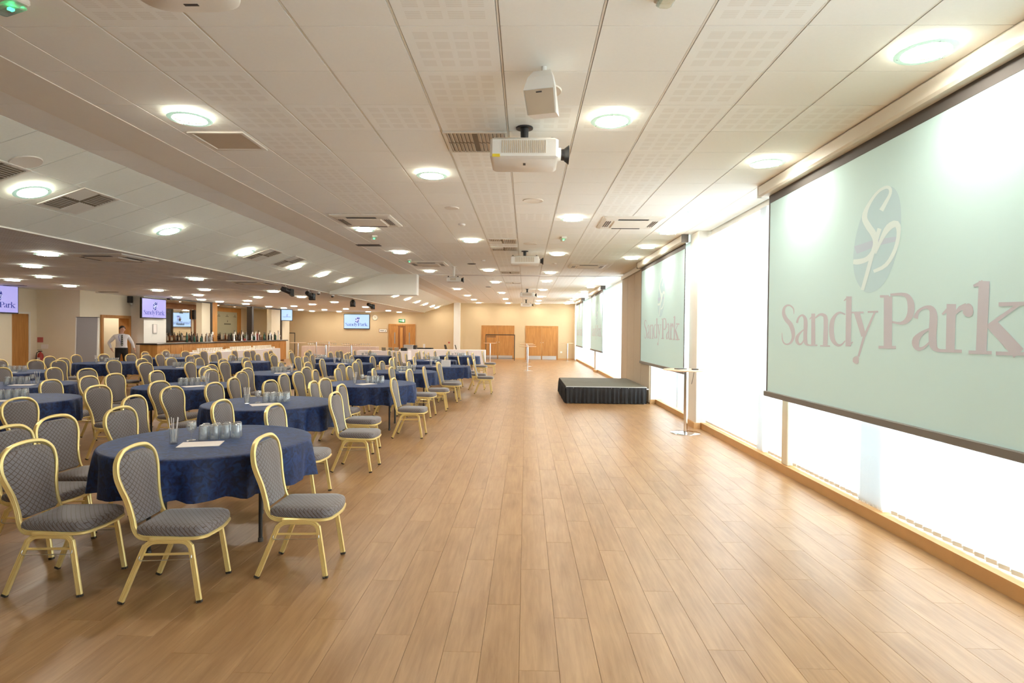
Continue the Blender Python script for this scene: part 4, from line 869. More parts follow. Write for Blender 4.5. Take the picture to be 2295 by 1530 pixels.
MB().rings([[(-.26, -.26, 0), (.26, -.26, 0), (.26, .26, 0), (-.26, .26, 0)], [(-.26, -.26, -.012), (.26, -.26, -.012), (.26, .26, -.012), (-.26, .26, -.012)], [(-.23, -.23, -.012), (.23, -.23, -.012), (.23, .23, -.012), (-.23, .23, -.012)], [(-.22, -.22, -.004), (.22, -.22, -.004), (.22, .22, -.004), (-.22, .22, -.004)]]).build('rim', M['offwhite'], t)
MB().box(-.22, -.22, -.006, .22, .22, -.001).build('cover', M['partition'], t)
# louvred diffusers
bl_ = {}
def diffuser(x, y, label, z=ZC, tilt=0, pat=(0, 1, 1, 0), w=.585):
    t = thing('air_diffuser', label, 'vent', (x, y, z)); t.rotation_euler = (0, tilt, 0); h = w / 2
    MB().rings([[(-h, -h, -.002), (h, -h, -.002), (h, h, -.002), (-h, h, -.002)], [(-h, -h, -.014), (h, -h, -.014), (h, h, -.014), (-h, h, -.014)], [(-h + .025, -h + .025, -.014), (h - .025, -h + .025, -.014), (h - .025, h - .025, -.014), (-h + .025, h - .025, -.014)]]).build('rim', M['offwhite'], t)
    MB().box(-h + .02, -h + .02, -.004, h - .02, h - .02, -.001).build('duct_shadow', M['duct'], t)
    if 'b' not in bl_:
        g = .26; bl_['b'] = MB().add([(0, -.004, -.004), (g, -.004, -.004), (g, .022, -.014), (0, .022, -.014), (0, -.002, -.003), (g, -.002, -.003), (g, .024, -.013), (0, .024, -.013)], [(3, 2, 1, 0), (4, 5, 6, 7), (0, 1, 5, 4), (2, 3, 7, 6)]).mesh('louvre', M['offwhite'])
    for q in range(4):
        cx = (-1, 1)[q % 2] * h / 2; cy_ = (-1, 1)[q // 2] * h / 2
        for k in range(7):
            if pat[q]: place(bl_['b'], 'louvre', t, (cx - .13, cy_ - .125 + k * .036, 0))
            else: place(bl_['b'], 'louvre', t, (cx - .125 + k * .036 + .0, cy_ + .13, 0), -PI / 2)
    return t
diffuser(-.48, 5.585, 'louvred diffuser beside the nearest projector', pat=(0, 0, 0, 0)); diffuser(-.48, 11.58, 'louvred diffuser nearer of the pair before the second projector', pat=(0, 0, 1, 0)); diffuser(-.48, 12.6, 'louvred diffuser farther of the pair before the second projector', pat=(1, 0, 0, 0)); diffuser(-.48, 17.58, 'louvred diffuser just before the partition track', pat=(0, 0, 0, 0)); diffuser(-.48, 21.2, 'louvred diffuser beyond the partition track')
def ons(x): return ZC - SL * (XA - x) - .004
for x, y, l in [(-5.35, 6.9, 'louvred diffuser on the slope beside the nearest sloped downlight'), (-5.35, 5.6, 'louvred diffuser on the slope at the edge of the frame'), (-5.33, 11.75, 'louvred diffuser on the slope beside the third sloped downlight'), (-5.3, 12.95, 'louvred diffuser on the slope before the fourth sloped downlight')]:
    diffuser(x, y, l, z=ons(x), tilt=-ang)
tag(MB().box(-.25, -.10, -.012, .25, .10, 0).build('slot_vent', M['darkgrey'], None, loc=(-3.32, 12.25, ZC)), 'narrow dark slot vent in the plaster edge of the ceiling', 'vent')
# ------------------------------------------------------------------ downlights
dl = thing('downlight', 'downlight', 'light')
db = MB().lathe([(0, -.028), (.116, -.028), (.122, -.024)], 28); db.cur = 1; db.lathe([(.122, -.024), (.124, 0)], 28); db.build('diffuser', [M['lamp'], M['lampside']], dl, True)
MB().lathe([(.136, -.040), (.168, -.040), (.174, -.036), (.168, -.031), (.136, -.031), (.136, -.040)], 32).build('glass_ring', M['ringglass'], dl, True)
MB().lathe([(.126, -.004), (.134, -.004), (.140, -.002), (.140, 0)], 28).build('bezel', M['white'], dl, True)
for k in range(3):
    a = k * 2.1 + .4; MB().cyl((.15 * math.cos(a), .15 * math.sin(a), -.044), (.15 * math.cos(a), .15 * math.sin(a), -.002), .006, n=6).build('stud', M['chrome'], dl)
down = Maker(dl)
ROWS = [('window-side ceiling row', 2.48, [3.74, 6.14, 8.5, 10.33, 12.09, 13.89, 20.84, 22.61, 25.12, 26.75, 29.24, 31.12, 32.99, 35.2]),
        ('row over the open floor', .70, [4.94, 9.18, 13.28, 17.4, 20.29, 24.3, 28.79, 32.37, 35.4]),
        ('row along the aisle', -1.09, [6.67, 11.43, 16.81, 20.77, 26.29, 30.94, 35.3]),
        ('row above the aisle tables', -2.86, [4.91, 10.26, 13.17, 17.19, 24.21, 28.45, 31.98, 35.3])]
OR2 = ORD + ['thirteenth', 'fourteenth']
for nm, x, ys in ROWS:
    for k, y in enumerate(ys): down((x, y, ZC - .001), 0, 'round glass-ringed downlight, %s from the viewpoint in the %s' % (OR2[k], nm), 'downlights in the high ceiling')
for k, y in enumerate([6.27, 8.72, 11.12, 13.56, 15.38, 17.14, 24.19, 26.51, 28.94, 31.24, 33.59, 35.3]):
    o = down((-5.4, y, ons(-5.4)), 0, 'round downlight, %s from the viewpoint on the sloping ceiling' % OR2[k], 'downlights on the sloping ceiling'); o.rotation_euler = (0, -ang, 0)
for x, y in [(-7.7,9.24),(-9.51,11.05),(-11.2,13.34),(-12.78,14.28),(-12.82,16.16),(-7.76,13.59),(-11.29,17.68),(-9.56,17.2),(-11.28,19.89),(-12.92,21.39),(-12.86,22.9),(-12.97,24.48),(-11.3,23.52),(-12.74,26.34),(-9.68,20.91),(-7.72,17.72),(-7.9,20.4),(-12.89,29.07),(-12.79,30.62),(-11.3,28.26),(-9.63,26.17),(-7.89,23.96),(-12.8,32.99),(-12.92,35.06),(-11.33,32.64),(-9.62,31.04),(-11.36,35.3),(-9.58,35.3),(-7.83,33.09),(-7.7,35.4),(-7.87,28.52)]:
    o = down((x, y, ZL - .001), 0, 'round recessed downlight in the brownish low ceiling', 'downlights in the low ceiling'); o.rotation_euler = (0, 0, 0)
down((-15.9, 20.3, ZL - .001), 0, 'added unseen downlight in the small room behind the doorway', 'added lamps in the small room'); down((-15.9, 21.6, ZL - .001), 0, 'second added unseen downlight in the small room behind the doorway', 'added lamps in the small room')  # unseen lamps added to brighten the room behind the doorway
sl_ = thing('spot_downlight', 'tiny round spotlight in the ceiling of the bar alcove', 'light', group='small lights over the bar')
MB().lathe([(0, -.003), (.045, -.003)], 14).build('bulb', M['lampsmall'], sl_); MB().lathe([(.045, -.004), (.065, -.006), (.068, 0)], 14).build('bezel', M['white'], sl_, True)
spl = Maker(sl_)
for x in (-14.4, -15.1):
    for y in (23.6, 25.2, 26.8, 28.4, 30.0, 31.6): spl((x, y, ZL - .001))


# ------------------------------------------------------------------ stage lanterns on the low edge
def lantern(y, label, a, s=1.0):
    t = thing('stage_lantern', label, 'spotlight', (-6.34, y, ZL - .012)); t.rotation_euler = (0, 0, a); t.scale = (.85, .75, .9)
    MB().cyl((0, 0, -.055), (0, 0, 0), .014, n=8).build('clamp', M['steel'], t)
    MB().tube([(-.085, 0, -.16), (-.085, 0, -.06), (-.06, 0, -.05), (.06, 0, -.05), (.085, 0, -.06), (.085, 0, -.16)], .008, 6).build('yoke', M['darkgrey'], t)
    MB().tube([(0, -.15, -.10), (0, -.14, -.11), (0, .05, -.16), (0, .14, -.19)], [.05, .07, .078, .078], 12).build('housing', M['black'], t, True)
    MB().add([(-.09, .14, -.10), (.09, .14, -.10), (.09, .14, -.28), (-.09, .14, -.28), (-.12, .25, -.12), (.12, .25, -.12), (.12, .25, -.33), (-.12, .25, -.33)], [(0, 1, 5, 4), (1, 2, 6, 5), (2, 3, 7, 6), (3, 0, 4, 7), (3, 2, 1, 0)]).build('barn_door', M['black'], t)
    return t
lantern(15.3, 'black stage lantern nearest on the low ceiling edge', -.9); lantern(16.95, 'black stage lantern second along the low ceiling edge', -.2)
lantern(21.3, 'black stage lantern just beyond the header', .3); lantern(23.6, 'black stage lantern farthest on the low ceiling edge', -.6)
cm = thing('camera_dome', 'camera dome', 'camera')
MB().lathe([(0, 0), (.06, 0), (.06, -.05), (.05, -.06), (0, -.06)], 16).build('base', M['white'], cm, True); MB().lathe([(.045, -.06), (.04, -.085), (.02, -.10), (0, -.105)], 14).build('lens_dome', M['black'], cm, True)
cmk = Maker(cm); cmk((-6.40, 17.9, ZL - .001), 0, 'small white dome camera, nearer of two before the header'); cmk((-6.40, 19.2, ZL - .001), 0, 'small white dome camera, farther of two beyond the header')

# ------------------------------------------------------------------ televisions
def tv(name, label, L, H, screen, mats, loc, rz, with_logo=True, depth=.07):
    """local: screen in the XZ plane facing -Y, centre at the origin"""
    t = thing(name, label, 'television', loc, rz)
    MB().bbox(-L / 2, -.0, -H / 2, L / 2, depth, H / 2, .006).build('housing', M['black'], t)
    MB().box(-L / 2 + .03, -.004, -H / 2 + .035, L / 2 - .03, .0005, H / 2 - .03).build('screen', M[screen], t)
    k = (L - .16) / 3.45
    if with_logo: logo_set(t, lambda s, u, l: ((s - 1.64) * k, -.0046 - .0005 * l, (u - .42) * k - .10 * H), mats)
    MB().box(-.15, depth, -.12, .15, depth + .025, .12).build('wall_bracket', M['darkgrey'], t)
    return t
pm_ = [M['navy_print'], M['navy_print'], M['lilac_print'], M['lilac_print']]
tv('television', 'lavender lit television at the edge of the frame by the recess door', 1.42, .82, 'tvlilac', pm_, (-15.00, 16.26, 2.46), PI / 2)
tv('television', 'lavender lit television on the white panel beside the bar', 1.46, .76, 'tvlilac', pm_, (-14.0, 21.74, 2.42), PI / 2)
tv('television', 'pale blue lit television on the far wall near the exit sign', 1.62, .92, 'tvblue', pm_, (-10.5, YB - .10, 2.25), 0)
tv('monitor', 'small blue lit monitor angled on the pier at the far end of the bar', .62, .66, 'tvblue', pm_, (-13.60, 33.0, 2.52), .45)
# ------------------------------------------------------------------ far wall
def double_door(x0, x1, n, label, h=2.02):
    d = struct(MB().box(x0 - .03, YB - .03, 0, x0 + .04, YB + .02, h).box(x1 - .04, YB - .03, 0, x1 + .03, YB + .02, h).box(x0 - .03, YB - .03, h, x1 + .03, YB + .02, h + .07).build('door_%d' % n, M['oak']), label)
    xm = (x0 + x1) / 2
    for a, b, s in ((x0 + .045, xm - .006, 1), (xm + .006, x1 - .045, -1)):
        l = MB().box(a, YB - .02, .01, b, YB + .02, h - .005).build('door_leaf', M['oak'], d)
        MB().box(a + .03, YB - .026, .02, b - .03, YB - .018, .24).build('kick_plate', M['steel'], l)
        hx = (b - .07) if s > 0 else (a + .07)
        MB().lathe([(0, 0), (.022, 0), (.022, .03), (0, .035)], 10, (hx, YB - .05, 1.05)).build('door_knob', M['chrome'], l)
double_door(-2.72, -.74, 3, 'oak double doors behind the black clothes rail'); double_door(.01, 1.97, 4, 'oak double doors nearer the windows, behind the high tables')
d5 = struct(MB().box(-8.52, YB - .06, 0, -8.40, YB + .0, 2.02).box(-6.97, YB - .06, 0, -6.85, YB, 2.02).box(-8.52, YB - .06, 2.02, -6.85, YB, 2.12).build('door_5', M['oak']), 'oak lobby doorway below the exit sign')
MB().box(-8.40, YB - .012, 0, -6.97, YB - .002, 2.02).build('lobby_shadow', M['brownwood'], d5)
MB().box(-8.40, YB - .05, .01, -7.92, YB - .012, 2.0).build('door_leaf', M['oak'], d5); MB().box(-7.45, YB - .05, .01, -6.97, YB - .012, 2.0).build('door_leaf', M['oak'], d5); MB().box(-7.80, YB - .03, .01, -7.64, YB - .012, 1.9).build('door_leaf', M['oakbar'], d5)
MB().box(-8.16, YB - .056, .9, -8.10, YB - .05, 1.6).box(-7.25, YB - .056, .9, -7.19, YB - .05, 1.6).build('vision_panel', M['bottle_clear'], d5)
t = thing('exit_sign', 'green running man exit sign above the lobby doorway', 'sign', (-7.70, YB - .05, 2.33))
MB().bbox(-.20, 0, -.10, .20, .045, .10, .004).build('panel', M['green'], t)
MB().box(.06, -.003, -.07, .15, 0, .07).box(-.17, -.003, -.012, -.06, 0, .012).add([(-.06, -.003, -.05), (-.005, -.003, 0), (-.06, -.003, .05)], [(0, 1, 2)]).build('pictogram', M['white'], t)
MB().lathe([(0, 0), (.016, 0)], 10, (.0, 0, 0)).build('pictogram_head', M['white'], t, loc=(.03, -.003, .055)).rotation_euler = (PI / 2, 0, 0)
MB().add([(.02, -.003, .035), (.045, -.003, .035), (.05, -.003, -.005), (.02, -.003, -.01)], [(0, 1, 2, 3)]).add([(.02, -.003, -.01), (.032, -.003, -.01), (.012, -.003, -.07), (-.002, -.003, -.068)], [(0, 1, 2, 3)]).add([(.036, -.003, -.01), (.05, -.003, -.006), (.056, -.003, -.06), (.043, -.003, -.06)], [(0, 1, 2, 3)]).build('pictogram', M['white'], t)
t = thing('wall_clock', 'round wall clock beside the pale blue television', 'clock', (-9.38, YB - .045, 2.50)); t.rotation_euler = (PI / 2, 0, 0)
MB().lathe([(.0, 0), (.15, 0), (.17, -.02), (.17, -.04)][::-1] + [], 28).build('case', M['steel'], t, True); MB().lathe([(0, .003), (.145, .003)], 28).build('face', M['wall'], t)
MB().box(-.008, 0, .005, .008, .10, .008).box(0, -.006, .005, .07, .006, .008).build('hand', M['darkgrey'], t)
t = thing('direction_sign', 'small framed direction sign by the lobby doorway', 'sign', (-8.87, YB - .02, 1.70)); MB().box(-.24, 0, -.09, .24, .015, .09).build('board', M['wall_white'], t)
MB().box(-.18, -.003, -.02, .06, 0, .015).add([(.12, -.003, -.05), (.18, -.003, -.05), (.15, -.003, .05)], [(0, 1, 2)]).build('print', M['darkgrey'], t); MB().box(-.26, -.004, -.11, .26, .012, -.09).box(-.26, -.004, .09, .26, .012, .11).box(-.26, -.004, -.09, -.24, .012, .09).box(.24, -.004, -.09, .26, .012, .09).build('rim', M['brownwood'], t)
for x, z, l in [(2.2, .48, 'white wall socket low on the far wall by the corner high table'), (-4.75, 1.0, 'small red call point on the far wall beside the white column')]:
    tag(MB().bbox(-.06, 0, -.05, .06, .02, .05, .005).build('wall_socket' if x > 0 else 'call_point', M['white'] if x > 0 else M['signred'], None, loc=(x, YB - .021, z)), l, 'socket' if x > 0 else 'call point')
# clothes rails
def rail(x0, x1, y, h, label):
    t = thing('clothes_rail', label, 'rail', (x0, y, 0)); L = x1 - x0
    MB().cyl((0, 0, .10), (0, 0, h), .022, n=8).build('upright', M['black'], t); MB().cyl((L, 0, .10), (L, 0, h), .022, n=8).build('upright', M['black'], t)
    MB().cyl((-.02, 0, h), (L + .02, 0, h), .024, n=8).build('top_rail', M['black'], t); MB().cyl((0, 0, .14), (L, 0, .14), .014, n=8).build('low_rail', M['black'], t)
    for x in (0, L):
        f = MB().box(x - .02, -.25, .07, x + .02, .25, .10).build('foot', M['black'], t)
        for yy in (-.22, .22): MB().cyl((x - .012, yy, .035), (x + .012, yy, .035), .035, n=12).build('castor', M['darkgrey'], f)
    return t
rail(-2.36, -.66, 34.7, 1.52, 'long black clothes rail in front of the oak doors'); rail(-14.05, -13.62, 34.2, 1.5, 'short dark clothes rail beyond the end of the bar')
b = MB()
t = thing('coat_hangers', 'bunch of black hangers at one end of the long clothes rail', 'hangers', (-2.30, 34.7, 1.50))
for k in range(14):
    x = .02 + k * .038; MB().tube([(x, 0, .03), (x, .015, .045), (x, 0, .012), (x, -.17, -.13), (x, .17, -.13), (x, 0, .012)], .007, 5).build('hanger', M['black'], t)
# buffet tables under cloths
def buffet(x0, y0, x1, y1, h, mt, label, name='buffet_cloth'):
    t = thing('trestle_table', 'trestle table hidden under the ' + label, 'table', (x0, y0, 0)); X, Y = x1 - x0, y1 - y0
    MB().box(.01, .01, h - .04, X - .01, Y - .01, h - .006).build('tabletop', M['brownwood'], t)
    for x in (.08, X - .08):
        for y in (.08, Y - .08): MB().cyl((x, y, 0), (x, y, h - .04), .015, n=6).build('leg', M['darkgrey'], t)
    per = []
    def seg(a, b):
        n = max(2, int(math.dist(a, b) / .12))
        for k in range(n): per.append((a[0] + (b[0] - a[0]) * k / n, a[1] + (b[1] - a[1]) * k / n))
    seg((0, 0), (X, 0)); seg((X, 0), (X, Y)); seg((X, Y), (0, Y)); seg((0, Y), (0, 0))
    rn = random.Random(int(x0 * 100)); off = [rn.uniform(0, .03) for _ in per]
    R = [[(x, y, h) for x, y in per], [((x - X / 2) * 1.004 + X / 2, (y - Y / 2) * 1.01 + Y / 2, h - .01) for x, y in per],
         [(x + (x - X / 2) / X * 2 * o, y + (y - Y / 2) / Y * 2 * o, .02) for (x, y), o in zip(per, off)]]
    mb = MB().rings(R); mb.f.append(list(range(len(per)))); mb.mi.append(0)
    tag(mb.build(name, M[mt], None, loc=(x0, y0, 0)), label, 'tablecloth')
buffet(-12.45, 20.9, -11.7, 27.6, .80, 'linen', 'long white cloth on the crockery buffet before the bar')
buffet(-13.1, 33.95, -8.75, 34.7, .75, 'pinklinen', 'long blush cloth on the glass buffet along the far wall')
buffet(-6.35, 29.3, -2.05, 30.05, .76, 'linen', 'long white cloth on the buffet by the white column')
buffet(-7.9, 27.2, -5.5, 27.95, .74, 'linen', 'shorter white cloth on the plate buffet behind the aisle tables')
buffet(-6.5, 32.8, -5.3, 33.5, .74, 'skirt', 'black cloth on the small table below the lobby doorway')
cupm = lathe_mesh('coffee_cup', [(0, 0), (.03, 0), (.045, .04), (.048, .075), (.045, .075), (.04, .04), (0, .01)], M['china'], 10)
sau = lathe_mesh('saucer', [(0, 0), (.05, .002), (.08, .014), (.05, .008), (0, .006)], M['china'], 12)
for k in range(34):
    for r in range(3):
        y = 21.3 + k * .185; 
        if 9 < k < 13 or 22 < k < 24: continue
        z = .802 + (0 if k % 9 < 7 else .0)
        for q in range(2 if r == 1 else 1):
            o = place(cupm, 'coffee_cup', None, (-12.25 + r * .17, y, z + q * .077)); tag(o, 'cream coffee cup standing in rows on the crockery buffet', 'cup', 'cups on the crockery buffet')
psm = MB(); 
for q in range(14): psm.lathe([(0, q * .014), (.08, q * .014), (.125, q * .014 + .012), (.08, q * .014 + .008)], 16)
plm = MB().lathe([(0, 0), (.08, 0), (.125, .012), (.08, .008), (0, .006)], 16).mesh('dinner_plate', M['china'], True)
for x, y, lab in [(-6.7, 27.5, 'first'), (-6.4, 27.55, 'second'), (-6.1, 27.5, 'third')]:
    for q in range(12): tag(place(plm, 'dinner_plate', None, (x, y, .742 + q * .013)), 'cream dinner plate in the %s stack on the plate buffet' % lab, 'plate', 'plates in %s stack' % lab)
tag(MB().bbox(-.15, -.12, 0, .15, .12, .14, .01).build('cutlery_box', M['black'], None, loc=(-5.75, 27.6, .742)), 'small black box beside the plates on the plate buffet', 'box')
wg = MB().lathe([(0, 0), (.035, .002), (.004, .012), (.004, .08), (.03, .10), (.038, .13), (.03, .18), (.036, .13), (.0, .09)], 10); wg = wg.mesh('wine_glass', M['glass'], True)
wgd = MB().lathe([(0, 0), (.035, .002), (.004, .012), (.004, .08), (.03, .10), (.037, .13)], 10).mesh('wine_glass', M['bottle_amber'], True)
for k in range(30):
    x = -12.8 + k * .125
    if 13 < k < 16: continue
    o = place(wgd if (3 < k < 10 or 19 < k < 25) else wg, 'wine_glass', None, (x, 34.2, .752))
    tag(o, 'small stemmed glass with amber drink in the row on the blush buffet' if (3 < k < 10 or 19 < k < 25) else 'empty stemmed glass in the row on the blush buffet', 'glass', 'filled glasses on the blush buffet' if (3 < k < 10 or 19 < k < 25) else 'empty glasses on the blush buffet')
t = thing('chafing_dish', 'steel food warmer with dark end on the white buffet', 'warmer', (-5.9, 29.65, .762)); MB().bbox(-.28, -.17, 0, .20, .17, .22, .01).build('body', M['steel'], t); MB().bbox(.20, -.16, .0, .36, .16, .20, .01).build('control_box', M['black'], t)
tag(MB().bbox(-.06, -.01, 0, .06, .01, .22, .003).build('menu_card', M['paper'], None, loc=(-5.75, 33.0, .742)), 'small white menu card on the black clothed table', 'card')
for k in range(2):
    o = thing('dark_chair', 'dark chair leaning by the black clothed table, %s from the column' % ['farther', 'nearer'][k], 'chair', (-3.75 - k * .6, 33.6, 0), -.2 * k, 'dark chairs by the lobby doorway')
    MB().bbox(-.2, -.2, .42, .2, .2, .47, .01).build('seat', M['darkgrey'], o); MB().add([(-.20, -.17, .48), (-.17, -.17, .48), (-.17, .17, .48), (-.20, .17, .48), (-.32, -.15, .92), (-.30, -.15, .92), (-.30, .15, .92), (-.32, .15, .92)], [(3, 2, 1, 0), (4, 5, 6, 7), (0, 1, 5, 4), (1, 2, 6, 5), (2, 3, 7, 6), (3, 0, 4, 7)]).build('backrest', M['black'], o)
    for x, y in ((-.19, -.18), (.18, -.18), (.18, .18), (-.19, .18)): MB().cyl((x, y, 0), (x, y, .43), .012, n=6).build('leg', M['black'], o)
t = thing('menu_stand', 'white gridded menu stand on the fifth aisle table', 'sign', (-2.05, 15.05, TZ)); MB().bbox(-.12, -.006, 0, .12, .006, .17, .003).build('board', M['paper'], t)
b = MB()
for q in range(4): b.box(-.10, -.008, .03 + q * .035, .10, -.006, .034 + q * .035)
b.build('print', M['darkgrey'], t)

# ------------------------------------------------------------------ bar
bc = thing('bar_counter', 'long oak fronted bar counter with a dark top', 'bar', (-12.95, 20.25, 0)); BL = 11.1
MB().box(-.60, 0, .10, -.03, BL, 1.09).box(-.55, .05, 0, -.10, BL - .05, .10).build('body', M['brownwood'], bc)
MB().bbox(-.70, -.08, 1.09, .06, BL + .12, 1.14, .008).build('counter_top', M['counter'], bc)
n = 14; w = BL / n
for k in range(n):
    a = k * w; b = MB().box(-.03, a + .01, .10, -.012, a + w - .01, 1.085).box(-.012, a + .01, .10, .0, a + .11, 1.085).box(-.012, a + w - .11, .10, 0, a + w - .01, 1.085).box(-.012, a + .11, .10, 0, a + w - .11, .22).box(-.012, a + .11, .96, 0, a + w - .11, 1.085)
    b.build('front_panel', M['oakbar'], bc)
MB().box(-.60, -.012, .10, -.02, 0, 1.085).box(-.60, BL, .10, -.02, BL + .012, 1.085).build('end_panel', M['oakbar'], bc)
MB().box(-.006, -.05, .45, -.002, -.04, .5).build('hinge', M['steel'], bc)
kb = thing('back_bar', 'dark wooden back bar along the alcove wall', 'cabinet', (-16.1, 22.8, 0)); MB().box(.02, 0, 0, .42, 10.75, 1.10).build('body', M['brownwood'], kb); MB().box(.0, -.02, 1.10, .46, 10.77, 1.14).build('counter_top', M['counter'], kb)
pnl = thing('wall_cladding', 'brown wooden cladding around the blue mirror behind the bar', 'panel', (-16.12, 22.7, 0)); MB().box(0.002, 0, 2.62, .03, 6.15, 2.84).build('top_board', M['brownwood'], pnl); MB().box(.002, 5.35, 1.14, .03, 6.15, 2.62).build('side_board', M['brownwood'], pnl); MB().box(.002, 0, 1.14, .02, 5.35, 1.30).build('splash_board', M['wall'], pnl)
def text_mesh(s, size, mt, parent, loc, rot, name='lettering', shear=0):
    c = bpy.data.curves.new(name, 'FONT'); c.body = s; c.size = size; c.align_x = 'CENTER'; c.shear = shear; c.extrude = .001
    o = bpy.data.objects.new(name, c); COL.objects.link(o); dg = bpy.context.evaluated_depsgraph_get(); me = bpy.data.meshes.new_from_object(o.evaluated_get(dg)); bpy.data.objects.remove(o)
    me.materials.clear(); me.materials.append(mt); q = place(me, name, parent, loc); q.rotation_euler = rot; return q
t = thing('mirror', 'bar mirror etched with a star and brand name, reflecting a lit television', 'mirror', (-16.08, 26.3, 2.15)); MB().box(0, -1.6, -.80, .012, 1.42, .42).build('glass_sheet', M['mirror_blue'], t); MB().box(-.004, -1.60, .42, .02, 1.47, .46).box(-.004, -1.60, -.84, .02, 1.47, -.80).box(-.004, 1.42, -.80, .02, 1.47, .42).build('rim', M['brownwood'], t)
MB().add([(.014, .52 + .13 * (1 if i % 2 == 0 else .42) * math.sin(i * PI / 5), -.05 + .13 * (1 if i % 2 == 0 else .42) * math.cos(i * PI / 5)) for i in range(10)], [tuple(range(10))]).build('etched_star', M['darkgrey'], t)
RZ = (PI / 2, 0, PI / 2)
text_mesh('Heineken', .17, M['darkgrey'], t, (.015, .55, -.31), RZ)
for y in (-.35, .62): MB().box(.013, y - .14, .24, .016, y + .14, .28).box(.013, y - .04, .29, .016, y + .04, .34).build('etched_mark', M['darkgrey'], t)
tag(MB().bbox(0, 0, 0, .12, .32, .44, .01).build('bar_display', M['black'], None, loc=(-16.06, 27.80, 2.14)), 'tall dark display box beside the blue bar mirror', 'display')
t = thing('mirror_panel', 'sage painted-reflection mirror panel in an oak surround behind the bar', 'panel', (-16.10, 31.15, 2.05)); MB().box(0, -1.15, -.62, .012, 1.10, .56).build('glass_sheet', M['mirror_sage'], t); MB().box(-.01, 1.10, -.9, .04, 1.50, .56).box(-.01, -1.6, .56, .04, 1.50, .78).box(-.01, -1.55, -.9, .04, -1.15, .56).build('surround', M['oakbar'], t)  # bar mirror whose reflection is painted in as plain sage
MB().add([(.014, .0, .02), (.014, .10, .02), (.014, .05, .16)], [(0, 1, 2)]).box(.013, -.30, -.12, .016, .40, -.06).build('etched_mark', M['deck'], t)
for y in (-.85, 0.0, .85): MB().box(.013, y - .15, .30, .016, y + .15, .33).add([(.014, y - .05, .36), (.014, y + .05, .36), (.014, y, .44)], [(0, 1, 2)]).build('etched_mark', M['deck'], t)
botp = [(0, 0), (.036, 0), (.038, .01), (.038, .17), (.030, .21), (.014, .25), (.013, .30), (.015, .302), (.015, .318), (0, .318)]
BM = [MB().lathe([(r * 1.15, z) for r, z in botp], 10).mesh('bottle', M[q], True) for q in ('bottle_dark', 'bottle_green', 'bottle_amber', 'bottle_clear', 'bottle_dark')]
BN = ['dark', 'green', 'amber', 'clear', 'dark']; rb = random.Random(9)
for k in range(64):
    y = 23.0 + k * .165 + rb.uniform(-.03, .03); q = rb.randrange(5); up = rb.random() < .3
    o = place(BM[q], 'bottle', None, (-15.92 + rb.uniform(0, .22), y, 1.141)); o.scale = (1, 1, rb.uniform(.85, 1.25)); tag(o, '%s glass bottle standing on the back bar' % BN[q], 'bottle', '%s bottles on the back bar' % BN[q])
for k in range(40):
    y = 22.9 + k * .155 if k < 14 else 25.9 + (k - 13) * .2; q = rb.randrange(5)
    if 25.3 < y < 26.0 or 27.2 < y < 27.6: continue
    o = place(BM[q], 'bottle', None, (-13.50 + rb.uniform(0, .2), y, 1.141)); o.scale = (1, 1, rb.uniform(.75, 1.3)); tag(o, '%s glass bottle standing on the bar counter' % BN[q], 'bottle', '%s bottles on the bar counter' % BN[q])
bt = thing('beer_tap', 'chrome beer tap with round white badge on the bar counter', 'tap', group='beer taps along the bar'); MB().lathe([(.05, 0), (.045, .02), (.03, .05), (.028, .30), (.02, .33), (0, .335)], 12).build('column', M['chrome'], bt, True); MB().tube([(.0, 0, .27), (.10, 0, .27), (.13, 0, .20)], .012, 7).build('spout', M['chrome'], bt, True); MB().tube([(.035, 0, .36), (.055, 0, .36)], .06, 16).build('badge', M['white'], bt, True); MB().cyl((0, 0, .33), (0, 0, .50), .014, n=8).build('handle', M['black'], bt, True)
btm = Maker(bt)
for y in (24.3, 26.2, 26.9, 27.9, 28.6, 29.9, 30.9): btm((-13.2, y, 1.141))
wt = lathe_mesh('bar_lamp', [(0, 0), (.06, 0), (.05, .02), (.03, .03), (.035, .40), (.02, .44), (0, .44)], M['chrome']); tag(place(wt, 'beer_tower', None, (-13.15, 28.2, 1.141)), 'tall bright chrome beer tower on the bar counter', 'tap')
bcards = MB()
for k in range(3): tag(MB().add([(0, k * .1, 0), (0, k * .1 + .06, 0), (0.02, k * .1 + .13, .34), (.02, k * .1 + .05, .34), (-.01, k * .1, 0), (-.01, k * .1 + .06, 0), (.01, k * .1 + .13, .34), (.01, k * .1 + .05, .34)], [(0, 1, 2, 3), (7, 6, 5, 4), (0, 4, 5, 1), (2, 6, 7, 3), (1, 5, 6, 2), (3, 7, 4, 0)]).build('striped_card', M['cutlery'], None, loc=(-13.25, 28.4, 1.141)), 'red striped card fan beside the chrome beer tower', 'card', 'red cards beside the beer tower')
t = thing('potted_plant', 'small green plant on the bar near the sage mirror', 'plant', (-13.3, 27.4, 1.141)); MB().lathe([(.05, 0), (.065, .10), (.055, .10), (0, .09)], 12).build('pot', M['cutlery'], t, True)
for k in range(9):
    a = k * .7; MB().add([(0, 0, .09), (.05 * math.cos(a) - .02 * math.sin(a), .05 * math.sin(a) + .02 * math.cos(a), .26), (.13 * math.cos(a), .13 * math.sin(a), .30), (.05 * math.cos(a) + .02 * math.sin(a), .05 * math.sin(a) - .02 * math.cos(a), .25)], [(0, 1, 2, 3)]).build('leaf', M['leafgreen'], t)

